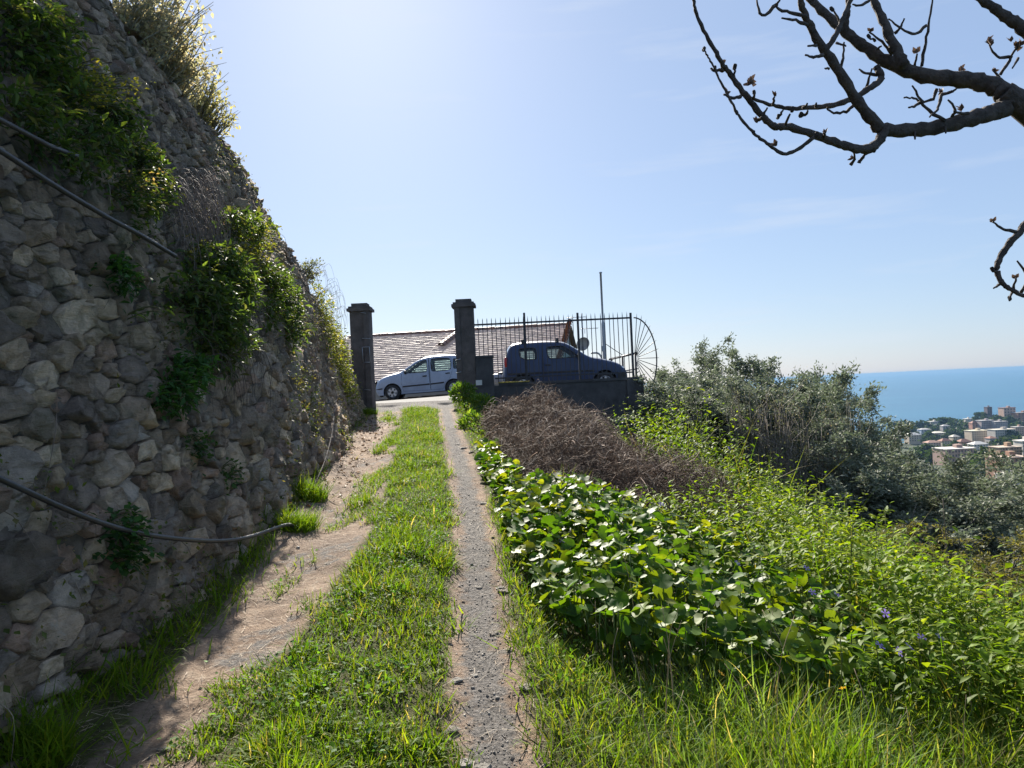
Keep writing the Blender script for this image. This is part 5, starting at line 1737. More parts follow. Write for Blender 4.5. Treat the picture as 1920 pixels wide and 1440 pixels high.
for k in range(210):
    a_, b_ = RNG.uniform(-.4, 2.3), RNG.uniform(7.7, 13.8)
    if not in_zone(np.array([a_]), np.array([b_]), Z_BRM)[0]: continue
    z0 = float(H(np.array(a_), np.array(b_)) + brm_h(np.array(a_), np.array(b_)))
    th = RNG.uniform(0, 6.28); L_ = RNG.uniform(.2, .6)
    P0 = np.array([[a_ - L_ / 2 * math.cos(th), b_ - L_ / 2 * math.sin(th), z0 - .06], [a_, b_, z0 + RNG.uniform(.02, .22)], [a_ + L_ / 2 * math.cos(th), b_ + L_ / 2 * math.sin(th), z0 - RNG.uniform(-.06, .08)]])
    long_.append((catmull(P0, 5), np.linspace(.0042, .002, 11)))
V, F = tubes(long_, 4)
part('pale_canes', V, F, MT['dry'], heap, tint=np.array([.33, .26, .21]), kind='stuff')

# ------------------------------------------------------------------ PLANTS ON THE WALL
WN = np.array([.97, .06, .19])
def wall_hit(px, py):
    """(v, h) where the line of sight through a photo pixel meets the wall face"""
    for yv in np.arange(2.6, 18.4, .03):
        p = at(px, py, yv)
        h = p[2] - (0.0738 * yv - 0.05)
        if h < -.1 or h > 5.2: continue
        w = wall_pt(yv, h)
        if p[0] <= w[0] + .02:
            return yv, h
    return 18.2, 1.0
def clump_leaves(px, py, rpx, rpy, n, size, cols, out=.22, tmpl=None, droop=-.1, dcol=None):
    v, h = wall_hit(px, py)
    p = wall_pt(v, h)
    # pixel radii to lengths along the wall (seen obliquely) and up it
    dist = v
    ry = min(1.2, max(.12, rpx / FPX * dist * 2.2)); rz = rpy / FPX * dist
    m = int(n * .58); rpx *= 1.2
    u = rdir(m); rad = RNG.uniform(0, 1, m) ** .45
    stray = np.where(RNG.uniform(0, 1, m) < .22, RNG.uniform(1, 1.75, m), 1.0)
    a, b = u[:, 0] * rad * ry * stray, u[:, 1] * rad * rz * stray - (stray > 1) * .1 * rz
    o = (np.sqrt(np.clip(1 - rad ** 2, 0, 1)) * .8 + .2) * out / stray ** 1.5 * RNG.uniform(.15, 1.15, m) * (.6 + .8 * fbm(a * 5, b * 5, int(px)))
    P = wall_pt(v + a, h + b, o)
    d = np.stack([RNG.normal(.7, .5, m), RNG.normal(-.1, .7, m), RNG.normal(droop, .6, m)], 1)
    tv, tf = tmpl or t_lance(.19, .06, .2)
    nrm = np.stack([RNG.normal(.3, .4, m), RNG.normal(0, .4, m), np.ones(m)], 1)
    c = colvar(m, cols)
    return scatter(tv, tf, P, frames(d, nrm), size * RNG.uniform(.6, 1.3, m), c), p, (v, h, ry, rz)
VAL = [(.06, .105, .035), (.075, .12, .04), (.05, .085, .032), (.12, .17, .05), (.11, .115, .06)]
YEL = [(.30, .27, .05), (.24, .25, .06), (.35, .29, .07), (.12, .17, .04)]
IVY = [(.15, .18, .045), (.19, .20, .06), (.11, .15, .04), (.24, .21, .07)]
def wall_plant(name, blobs, label, cat='wall plant', cols=VAL, size=.075, out=.22, tmpl=None, stems=10, droop=-.1):
    t, parts_, p0, st = None, [], None, []
    for (px, py, rpx, rpy, n) in blobs:
        L, p, (v, h, ry, rz) = clump_leaves(px, py, rpx, rpy, n, size, cols, out, tmpl, droop)
        parts_.append(L)
        if p0 is None: p0 = p
        for k in range(stems):
            a, b = RNG.uniform(-.7, .7) * ry, RNG.uniform(-.7, .7) * rz
            st.append((catmull(np.array([wall_pt(v + a * .5, h + b * .6, -.04), wall_pt(v + a * .8, h + b * .8 + .03, out * .5), wall_pt(v + a, h + b, out * .9)]), 3), np.linspace(.006, .002, 7)))
    t = thing(name, label, cat, tuple(p0), 'plants rooted in the stone wall')
    V, F, T = cat3(parts_)
    part('foliage', V, F, MT['leaf'], t, T)
    V, F = tubes(st, 4)
    part('stem', V, F, MT['dry'], t, tint=np.array([.13, .13, .06]), kind='stuff')
    return t
wall_plant('wall_plant', [(30, 40, 60, 60, 800), (60, 130, 70, 70, 900), (20, 220, 50, 60, 500), (95, 60, 30, 40, 200)], 'big dark green leafy plant hanging on the wall in the top left corner', size=.075, out=.24)
wall_plant('wall_plant', [(190, 205, 50, 40, 500), (160, 260, 60, 50, 700), (110, 300, 60, 60, 500), (215, 250, 30, 50, 300)], 'leafy green wall plant below the yellow flowering one', size=.07, out=.2)
wall_plant('flowering_spurge', [(125, 160, 40, 45, 900), (165, 180, 25, 30, 400), (110, 195, 25, 30, 300)], 'yellow flowering wall plant among the green leaves at upper left', cols=YEL, size=.03, out=.36, tmpl=t_small(.3))
wall_plant('wall_plant', [(255, 300, 40, 30, 420), (270, 345, 40, 55, 520), (235, 380, 40, 60, 500)], 'green wall plant with bright leaf tips beside the hanging dead stems', size=.07, out=.2)
wall_plant('flowering_spurge', [(217, 355, 16, 30, 260)], 'small pinkish flowering tuft on the wall just above the upper black pipe', cols=[(.33, .22, .16), (.25, .2, .12), (.14, .17, .05)], size=.026, out=.36, tmpl=t_small(.3), stems=4)
wall_plant('wall_plant', [(420, 420, 40, 22, 520), (455, 430, 25, 25, 300)], 'green wall plant high on the wall above the larger leafy one', size=.085, out=.35)
wall_plant('wall_plant', [(460, 470, 40, 40, 600), (480, 440, 30, 30, 300)], 'yellowish small leaved plant on the upper wall', cols=IVY, size=.05, out=.25, tmpl=t_small(.3))
wall_plant('wall_plant', [(385, 500, 60, 40, 1500), (420, 540, 60, 60, 1800), (380, 600, 70, 70, 1700), (350, 560, 50, 70, 1000), (400, 660, 50, 50, 700)], 'largest leafy plant hanging from the middle of the wall with a dark shaded underside', size=.08, out=.30)
wall_plant('wall_plant', [(500, 530, 40, 40, 900), (530, 575, 40, 50, 900), (535, 625, 25, 40, 400), (490, 590, 25, 40, 300)], 'bright green leafy plant right of the largest one on the wall', size=.085, out=.27)
wall_plant('hanging_ivy', [(600, 590, 30, 60, 1500), (622, 660, 26, 60, 1700), (640, 720, 22, 45, 1300), (605, 640, 20, 50, 700)], 'yellowish ivy hanging down the far end of the wall by the gate pillar', cols=IVY, size=.055, out=.32, tmpl=t_small(.32))
wall_plant('wall_plant', [(318, 715, 36, 36, 520), (300, 750, 30, 40, 420), (330, 690, 25, 30, 260)], 'dark green ferny plant low in the shaded wall', size=.075, out=.25, cols=[(.05, .12, .035), (.04, .10, .03)])
wall_plant('wall_plant', [(205, 525, 24, 36, 260), (200, 500, 16, 20, 120)], 'small dark fern tuft on the wall left of the largest hanging plant', size=.07, out=.18, cols=[(.05, .12, .035), (.04, .10, .03)], stems=4)
wall_plant('wall_plant', [(238, 598, 12, 10, 40)], 'single small bright sprig sticking out of the shaded wall', size=.06, out=.25, stems=3)
wall_plant('wall_plant', [(215, 1000, 34, 50, 380), (225, 1050, 26, 30, 200)], 'dark green creeping plant on the wall crossed by the lower black hose', size=.045, out=.16, cols=[(.045, .11, .03), (.04, .09, .03)], tmpl=t_small(.4))
wall_plant('wall_plant', [(370, 840, 26, 40, 240), (430, 890, 24, 30, 160)], 'thin green growth on the wall above the lower hose', size=.04, out=.10, cols=[(.05, .10, .035)], tmpl=t_small(.4), stems=4)
vg = RNG.uniform(2.6, 18.2, 60000); hg = RNG.uniform(0, 1, 60000) * (wall_h(vg) - .05)
kk = RNG.uniform(0, 1, 60000) < .75 * sstep(.50, .72, fbm(vg * .9, hg * 1.1, 121) * .6 + fbm(vg * 4, hg * 4, 122) * .4)
vg, hg = vg[kk], hg[kk]; ng = len(vg)
tv, tf = t_small(.32)
Pg = wall_pt(vg, hg, RNG.uniform(0, .09, ng))
dg = np.stack([RNG.normal(.5, .4, ng), RNG.normal(0, .7, ng), RNG.normal(-.3, .6, ng)], 1)
V, F, T = scatter(tv, tf, Pg, frames(dg, np.stack([RNG.normal(.5, .4, ng), RNG.normal(0, .5, ng), np.ones(ng)], 1)), RNG.uniform(.015, .045, ng), colvar(ng, [(.07, .10, .03), (.10, .13, .04), (.15, .14, .06), (.20, .16, .09)]))
part('creeping_growth', V, F, MT['leaf'], wall, T, kind='stuff')
sg_ = []
for q in range(420):
    v_, f_ = RNG.uniform(2.8, 17.5), RNG.uniform(.05, .97)
    h_ = f_ * float(wall_h(v_))
    if fbm(np.array(v_ * .9), np.array(h_ * 1.1), 121) < .44: continue
    L_ = RNG.uniform(.12, .5); dv_ = RNG.normal(0, .12)
    sg_.append((catmull(np.array([wall_pt(v_, h_, 0), wall_pt(v_ + dv_, h_ - .3 * L_, RNG.uniform(.04, .12)), wall_pt(v_ + 1.6 * dv_, h_ - L_, RNG.uniform(.03, .10))]), 4), np.linspace(.003, .0012, 9)))
V, F = tubes(sg_, 3)
part('dry_rootlets', V, F, MT['dry'], wall, tint=np.array([.24, .19, .15]), kind='stuff')
# dead hanging stems
def hanging(px0, px1, py0, py1, n, L, label, col, rad=.0035):
    st = []
    for k in range(n):
        px, py = RNG.uniform(px0, px1), RNG.uniform(py0, py1)
        v, h = wall_hit(px, py)
        l = L * RNG.uniform(.4, 1.1); o = RNG.uniform(.03, .22); dv = RNG.normal(.05, .12)
        P0 = np.array([wall_pt(v, h, 0), wall_pt(v + dv * .4, h + .04, o), wall_pt(v + dv, h - l * .5, o * 1.1), wall_pt(v + dv * 1.6, h - l, o * .7)])
        st.append((catmull(P0, 4), np.linspace(rad, rad * .4, 13)))
    v, h = wall_hit((px0 + px1) / 2, (py0 + py1) / 2)
    t = thing('dead_stems', label, 'dead stems', tuple(wall_pt(v, h)), 'plants rooted in the stone wall')
    V, F = tubes(st, 4)
    part('twigs', V, F, MT['dry'], t, tint=np.array(col), kind='stuff')
hanging(290, 385, 325, 430, 150, .55, 'mat of dead greyish brown stems hanging down the upper wall', (.20, .16, .14))
hanging(560, 640, 500, 640, 130, .5, 'dry brown stems tangled over the far part of the wall above the ivy', (.19, .155, .11))
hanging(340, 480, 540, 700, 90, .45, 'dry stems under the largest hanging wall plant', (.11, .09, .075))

# shrubs on top of the wall
def top_shrub(blobs, label, cols, size, cat='shrub', name='shrub', stemcol=(.17, .15, .11), tw=60):
    Ls, st, p0 = [], [], None
    for (px, py, v, rpx, rpy, n) in blobs:
        c = at(px, py, v); r = rpx / FPX * v; rz = rpy / FPX * v
        root = wall_pt(v, wall_h(v)) - WN * .25
        if p0 is None: p0 = root
        for k in range(tw):
            u = rdir(1)[0] * RNG.uniform(.3, 1.05)
            tip = c + u * [r, r, rz]
            midp = root * .45 + tip * .55 + RNG.normal(0, .06, 3) + [0, 0, .08]
            cv = catmull(np.array([root, midp, tip]), 4)
            st.append((cv, np.linspace(.009, .002, 9)))
            m = max(3, n // tw)
            tt = RNG.uniform(.35, 1.0, m)
            idx = np.clip((tt * 8).astype(int), 0, 8)
            P = cv[idx] + RNG.normal(0, .035, (m, 3))
            d = (tip - root) / np.linalg.norm(tip - root) * .4 + rdir(m)
            tv, tf = t_lance(.27, .05, .2)
            Ls.append(scatter(tv, tf, P, frames(d, rdir(m) + [0, 0, .6]), size * RNG.uniform(.5, 1.3, m), colvar(m, cols)))
    t = thing(name, label, cat, tuple(p0))
    V, F, T = cat3(Ls); part('foliage', V, F, MT['pale'], t, T)
    V, F = tubes(st, 4); part('branch', V, F, MT['dry'], t, tint=np.array(stemcol), kind='stuff')
PALE = [(.34, .33, .23), (.40, .37, .27), (.28, .28, .19), (.42, .36, .26)]
top_shrub([(275, 15, 6.6, 80, 70, 1700), (345, 75, 7.3, 85, 65, 2300), (320, 0, 7.0, 80, 60, 1100), (350, 140, 7.6, 60, 50, 900)], 'pale grey green shrub overhanging the top of the wall at upper left', PALE, .048, tw=64, stemcol=(.32, .29, .22))
top_shrub([(390, 175, 8.3, 60, 60, 1100), (412, 215, 8.6, 45, 45, 500)], 'sparser yellowish shrub on the wall top below the pale grey green one', [(.30, .28, .12), (.25, .25, .12), (.33, .30, .16)], .045)
top_shrub([(592, 505, 13.2, 26, 34, 500)], 'wispy dry shrub on the wall top near the left gate pillar', [(.16, .17, .09), (.13, .15, .08)], .05, tw=50)
top_shrub([(458, 305, 9.5, 8, 22, 24)], 'tiny sprig growing from the wall top under the sun', [(.2, .2, .12)], .04, 'sprig', 'sprig', tw=4)
top_shrub([(478, 352, 9.9, 7, 12, 16)], 'second tiny sprig a little lower on the wall top', [(.2, .2, .12)], .04, 'sprig', 'sprig', tw=3)

# ------------------------------------------------------------------ HOSES on the wall
def wall_line(pix, off):
    out = []
    for px, py in pix:
        v, h = wall_hit(px, py)
        out.append(wall_pt(v, h, off))
    return np.array(out)
def hose(pix, off, rad, label, m, name='hose', extra=None):
    P = wall_line(pix, off)
    if extra is not None: P = np.vstack([P, extra])
    # carry on past the frame's edge along the wall
    P = np.vstack([P[0] + (P[0] - P[1]) / max(np.linalg.norm(P[0] - P[1]), .01) * .9, P])
    V, F = tube(catmull(P, 8), rad, 8)
    t = thing(name, label, name, tuple(P[1]))
    part('tube', V, F, m, t, smooth=True)
hose([(5, 935), (60, 962), (140, 990), (220, 1010), (300, 1021), (380, 1023), (440, 1014)], .13, .014, 'black hose sagging along the lower part of the stone wall', MT['hose'],
     extra=np.array([[-1.93, 6.45, .56], [-1.98, 6.9, .42]]))
hose([(5, 322), (60, 355), (110, 385), (170, 418), (230, 448), (300, 487)], 0.13, .016, 'straight grey black pipe running along the upper wall under the plants', MT['hose'], 'pipe')
hose([(5, 266), (50, 285), (105, 305)], .15, .014, 'short dark pipe on the wall above the long grey one', MT['hose'], 'pipe')
hose([(616, 782), (610, 820), (595, 870), (575, 915), (555, 942), (532, 968), (505, 990)], -.0 + .10, .006, 'thin pale cable hanging down the far end of the wall', MT['pillar'], 'cable')

# ------------------------------------------------------------------ OLIVE GROVE
def tree_mesh(seed, hgt, cr, nleaf, size, cols, tall=1.0, dens=1.0):
    g = np.random.default_rng(seed)
    st, tips = [], []
    trunk = catmull(np.array([(0, 0, -.4), (.08, .02, hgt * .12), (g.normal(0, .12), g.normal(0, .12), hgt * .3)]), 4)
    st.append((trunk, np.linspace(.16, .10, len(trunk))))
    for k in range(9):
        a = k * 2.4 + g.uniform(-.4, .4)
        r_ = cr * g.uniform(.35, .85); z = hgt * g.uniform(.55, .95)
        p1 = trunk[-1]; p3 = np.array([r_ * math.cos(a), r_ * math.sin(a), z])
        p2 = p1 * .5 + p3 * .5 + g.normal(0, .15, 3) + [0, 0, -.1]
        limb = catmull(np.array([p1, p2, p3]), 4)
        st.append((limb, np.linspace(.075, .02, len(limb))))
        for j in range(10):
            b = limb[g.integers(2, len(limb))]
            e = b + g.normal(0, 1, 3) * [cr * .34, cr * .34, hgt * .11] + [0, 0, .12 * hgt * g.uniform(0, 1)]
            tw = catmull(np.array([b, (b + e) / 2 + g.normal(0, .06, 3), e]), 3)
            st.append((tw, np.linspace(.018, .004, len(tw))))
            tips.append(tw)
    P, D = [], []
    per = nleaf // len(tips)
    for tw in tips:
        for _ in range(5):
            s_ = tw[g.integers(2, len(tw))]
            d = g.normal(0, 1, 3) + [0, 0, .5]; d /= np.linalg.norm(d)
            L = g.uniform(.25, .6)
            m = max(2, per // 5)
            t_ = g.uniform(0, 1, m)
            P.append(s_ + d * (t_ * L)[:, None] + g.normal(0, .07, (m, 3)))
            D.append(d * .6 + g.normal(0, .6, (m, 3)))
    P, D = np.vstack(P), np.vstack(D)
    P[:, 2] *= tall
    tv, tf = t_small(.2, .02)
    m = len(P)
    c = np.array(cols)[g.integers(0, len(cols), m)] * g.uniform(.7, 1.3, (m, 1))
    Lf = scatter(tv, tf, P, frames(D, g.normal(size=(m, 3)) + [0, 0, .5]), size * g.uniform(.6, 1.3, m), c)
    Tr = tubes(st, 5)
    return Tr, Lf
OLV = [(.14, .16, .11), (.175, .195, .145), (.11, .13, .085), (.24, .255, .20)]
SCR = [(.11, .105, .055), (.14, .125, .07), (.085, .09, .045)]
olive_src = []
for k in range(5):
    Tr, Lf = tree_mesh(100 + k, 5.0, 1.9, 58000, .092, OLV)
    olive_src.append((mesh('trunk', Tr[0], Tr[1], MT['olivebark']), mesh('crown', Lf[0], Lf[1], MT['olive'], tint=Lf[2]), float(np.percentile(Lf[0][:, 2], 99.7))))
for k in range(2):
    Tr, Lf = tree_mesh(130 + k, 5.0, 1.9, 28000, .10, SCR)
    olive_src.append((mesh('trunk', Tr[0], Tr[1], MT['olivebark']), mesh('crown', Lf[0], Lf[1], MT['leaf'], tint=Lf[2]), float(np.percentile(Lf[0][:, 2], 99.7))))
def gz(x, y):
    return float(H(np.array(x), np.array(y)))
olives = [
    (1240, 700, 22.0, 0, .95, 'olive tree right behind the curved end of the iron fence'),
    (1312, 648, 25.0, 1, .85, 'tallest olive tree right of the fence, its thin top above the others'),
    (1375, 692, 26.0, 2, 1.0, 'olive tree between the two tall tops of the grove'),
    (1452, 668, 27.0, 3, .95, 'dark topped olive tree, the tall top nearer the sea'),
    (1512, 704, 25.0, 4, .9, 'olive tree at the right shoulder of the grove against the sea'),
    (1265, 742, 18.8, 3, .85, 'lower olive tree between the grey wall end and the bright leafy bank'),
    (1335, 750, 19.5, 4, .95, 'olive tree directly above the top of the bright leafy bank'),
    (1572, 778, 21.0, 0, .95, 'olive tree stepping down the slope below the sea edge'),
    (1640, 824, 20.0, 1, .95, 'dark olive tree below the shoreline and the headland'),
    (1722, 848, 20.0, 2, 1.0, 'olive tree in front of the first town houses'),
    (1796, 842, 22.0, 3, .85, 'olive tree whose top pokes up in front of the long flat roof'),
    (1860, 905, 19.0, 4, 1.0, 'olive tree below the brown apartment block'),
    (1930, 930, 17.0, 0, 1.0, 'olive tree cut by the right edge below the brown block'),
    (1212, 735, 23.5, 2, .9, 'olive tree seen through the fan shaped end of the fence'),
    (1405, 722, 22.5, 1, 1.0, 'wide rounded olive tree in the middle of the grove'),
    (1490, 745, 21.0, 0, 1.0, 'olive tree right behind the widest twiggy shrub'),
    (1290, 700, 21.0, 2, .9, 'rounded olive tree in front of the tallest one'),
    (1255, 712, 18.6, 4, 1.0, 'leftmost nearer olive tree, its crown touching the fan shaped fence end'),
    (1345, 705, 19.2, 3, 1.05, 'full olive tree just left of the middle of the grove'),
    (1425, 715, 20.0, 1, 1.0, 'full olive tree under the dark topped one'),
    (1560, 812, 17.0, 4, 1.0, 'olive tree low at the right shoulder of the grove'),
    (1650, 862, 17.5, 0, 1.0, 'olive tree on the descending edge of the grove below the headland tip'),
    (1760, 905, 16.0, 4, 1.0, 'olive tree below the first town houses at the right'),
    (1590, 880, 16.0, 2, .9, 'olive tree low on the slope right of the bare twiggy shrubs'),
    (1680, 915, 15.0, 3, 1.0, 'dark olive tree in the hollow behind the yellow green bank'),
    (1500, 835, 17.5, 1, .8, 'olive tree half hidden behind the bare twiggy shrubs'),
    (1800, 960, 14.5, 1, 1.0, 'olive tree in the lower grove at the right beside the thin bare stem'),
    (1900, 985, 13.5, 4, 1.0, 'nearest silver olive tree at the right edge above the brown scrub'),
]
for (px, py, yv, k, sc_, lab) in olives:
    p = at(px, py, yv)
    g_ = gz(p[0], p[1])
    hgt_ = max(1.6, p[2] - g_)
    sz_ = hgt_ / olive_src[k][2]
    t = thing('olive_tree', lab, 'olive tree', (p[0], p[1], g_), 'olive trees on the slope')
    wsc = sc_ * min(1.45, max(1.2, sz_ * 1.25))
    for nm, me in (('trunk', olive_src[k][0]), ('crown', olive_src[k][1])):
        o = bpy.data.objects.new(nm, me); COL.objects.link(o); o.parent = t
        o.scale = (wsc, wsc, sz_); o.rotation_euler = (0, 0, px * .7)
scrub = [
    (1745, 1000, 11.0, 5, .8, 'brown green scrub bush left of the thin bare stem on the right'),
    (1835, 1010, 11.5, 6, .9, 'brown green scrub bush at the right behind the yellow green leaves'),
    (1925, 1040, 10.0, 5, .9, 'dark scrub bush cut by the right edge of the picture'),
    (1610, 985, 12.0, 6, .75, 'dark scrub in the hollow right behind the leafy bank'),
]
for (px, py, yv, k, sc_, lab) in scrub:
    p = at(px, py, yv); g_ = gz(p[0], p[1]); hgt_ = max(1.0, p[2] - g_); sz_ = hgt_ / olive_src[k][2]
    t = thing('scrub_bush', lab, 'bush', (p[0], p[1], g_), 'scrub on the slope')
    for nm, me in (('stem', olive_src[k][0]), ('crown', olive_src[k][1])):
        o = bpy.data.objects.new(nm, me); COL.objects.link(o); o.parent = t
        o.scale = (sc_ * .8, sc_ * .8, sz_); o.rotation_euler = (0, 0, px * .7)
# bare twiggy shrubs in front of the grove
def twiggy(px, pyt, yv, wpx, n, label, col, leafc, nl):
    top = at(px, pyt, yv); g_ = gz(top[0], top[1]); hh_ = max(.8, top[2] - g_); w_ = wpx / FPX * yv
    st, Lp, Ld = [], [], []
    for k in range(n):
        a = RNG.uniform(0, 6.28); r0 = RNG.uniform(0, .5) * w_; r1 = RNG.uniform(.1, 1.0) * w_
        b = np.array([top[0] + r0 * math.cos(a), top[1] + r0 * math.sin(a), g_])
        e = np.array([top[0] + r1 * math.cos(a), top[1] + r1 * math.sin(a), g_ + hh_ * RNG.uniform(.55, 1.02)])
        c_ = catmull(np.array([b, (b + e) / 2 + RNG.normal(0, .10, 3), e]), 4)
        st.append((c_, np.linspace(.014, .004, 9)))
        for j in range(7):
            s_ = c_[RNG.integers(2, 9)]
            d = (e - b) / hh_ + RNG.normal(0, .55, 3); L_ = RNG.uniform(.2, .6)
            q = catmull(np.array([s_, s_ + d * L_ * .5 + RNG.normal(0, .04, 3), s_ + d * L_]), 3)
            st.append((q, np.linspace(.006, .0025, 7)))
            Lp.append(q[RNG.integers(2, 7, nl)] + RNG.normal(0, .04, (nl, 3))); Ld.append(d + RNG.normal(0, .6, (nl, 3)))
    t = thing('twiggy_shrub', label, 'shrub', (top[0], top[1], g_), 'bare twiggy shrubs before the grove')
    V, F = tubes(st, 3); part('branches', V, F, MT['dry'], t, tint=np.array(col), kind='stuff')
    P, D = np.vstack(Lp), np.vstack(Ld); tv, tf = t_small(.25)
    V, F, T = scatter(tv, tf, P, frames(D, rdir(len(P)) + [0, 0, .4]), .05 * RNG.uniform(.5, 1.2, len(P)), colvar(len(P), leafc))
    part('foliage', V, F, MT['olive'], t, T)
TWC = (.24, .21, .18)
twiggy(1395, 755, 16.5, 50, 60, 'greyish brown twiggy shrub left of the widest one before the grove', TWC, [(.15, .15, .08), (.19, .18, .10)], 7)
twiggy(1468, 765, 16.0, 55, 75, 'widest light brown twiggy shrub in front of the olive grove', TWC, [(.17, .16, .08), (.21, .18, .11)], 7)
twiggy(1545, 800, 16.5, 45, 55, 'light brown twiggy shrub at the edge of the grove below the sea', TWC, [(.16, .16, .09), (.24, .18, .10)], 7)
twiggy(1592, 752, 18.5, 22, 26, 'thin feathery sapling rising against the blue sea', (.18, .16, .12), [(.18, .19, .11)], 6)
twiggy(1300, 770, 16.5, 36, 36, 'small twiggy shrub above the top of the leafy bank', TWC, [(.13, .15, .08)], 8)
p = at(1768, 935, 9.5); g_ = gz(p[0], p[1])
t = thing('bare_stem', 'thin upright bare stem standing alone before the scrub at the right', 'stem', (p[0], p[1], g_))
for q, tp in ((0, p), (.05, p - [.03, 0, .35])):
    V, F = tube(catmull([(p[0] + .05 + q, p[1], g_), (p[0] + .03 + q, p[1], (g_ + tp[2]) / 2), tuple(tp)], 5), np.linspace(.011, .004, 11), 5)
    part('shoot', V, F, MT['dry'], t, tint=np.array([.12, .10, .08]))

# ------------------------------------------------------------------ BARE FRUIT TREE at the upper right
def cp(cx, cy, y):
    return at(1280 + cx / 2.483, cy / 2.483, y)
TY = 2.55
ft = thing('fruit_tree', 'bare fruit tree reaching in from the upper right with swelling buds', 'tree', (2.2, TY, gz(2.2, TY)))
fork = cp(1560, 480, TY)
base_ = np.array([2.15, TY + .1, gz(2.15, TY) - .15])
trunk = catmull(np.array([base_, [2.1, TY + .05, .3], [2.05, TY, 1.1], cp(1830, 820, TY), cp(1700, 600, TY), fork, cp(1500, 430, TY)]), 6)
V, F = tube(trunk, np.linspace(.070, .033, len(trunk)), 10); part('trunk', V, F, MT['bark'], ft, smooth=True)
def branch(name, pts_, r0, r1, y0=0.0, y1=0.0, sides=7, n=6):
    m = len(pts_)
    P = np.array([cp(a, b, TY + y0 + (y1 - y0) * k / (m - 1)) for k, (a, b) in enumerate(pts_)])
    C_ = catmull(P, n)
    k = len(C_)
    wob = RNG.normal(0, .0012, C_.shape); wob[0] = wob[-1] = 0
    rad = np.linspace(r0, r1, k) * (1 + .10 * np.sin(np.arange(k) * 1.7 + a_seed[0]))
    a_seed[0] += 1
    V, F = tube(C_ + wob, rad, sides)
    part(name, V, F, MT['bark'], ft, smooth=True)
    return C_
a_seed = [0]
LA = branch('limb', [(1530, 505), (1480, 420), (1380, 382), (1250, 365), (1100, 345), (960, 292), (860, 228), (760, 150), (660, 60), (590, -10), (540, -90), (470, -230), (440, -420)], .034, .006, 0, .35, 9)
LB = branch('limb', [(1500, 505), (1440, 525), (1350, 552), (1200, 590), (1080, 605), (940, 605), (885, 560), (800, 450), (700, 290), (640, 205), (590, 110), (560, 40), (540, -60), (525, -190), (535, -330)], .029, .005, 0, -.25, 8)
branch('branch', [(945, 600), (900, 672), (840, 695), (760, 680), (660, 645), (500, 592), (430, 590), (370, 540), (290, 440), (230, 360), (180, 290), (130, 200), (70, 80), (50, 0), (35, -70)], .016, .0035, -.10, -.35, 7)
branch('branch', [(900, 310), (925, 365), (870, 410), (800, 455), (700, 490), (600, 500), (500, 505), (420, 490), (330, 460), (265, 405)], .013, .004, .12, -.05, 6)
branch('branch', [(615, 636), (545, 688), (470, 716), (390, 666), (330, 622), (260, 540), (220, 460), (160, 350), (125, 275), (97, 232)], .0065, .0025, -.22, -.30, 5)
branch('branch', [(1035, 305), (985, 215), (935, 100), (890, 0), (860, -80), (840, -200), (845, -300)], .020, .005, .05, .2, 7)
branch('branch', [(760, 155), (762, 90), (770, 30), (765, -60), (775, -200)], .012, .004, .2, .15, 6)
branch('branch', [(668, 232), (715, 160), (745, 90), (775, 20), (800, -60)], .010, .006, -.12, -.05, 6)
branch('limb', [(1700, 600), (1720, 420), (1670, 240), (1589, 135), (1520, 88), (1450, 38), (1370, -20), (1290, -140), (1260, -300)], .032, .006, .1, .1, 8)
branch('branch', [(1740, 700), (1690, 900), (1600, 1040), (1560, 1090), (1500, 1160), (1462, 1240), (1480, 1310), (1530, 1350), (1600, 1382), (1660, 1400)], .015, .005, 0, -.1, 7)
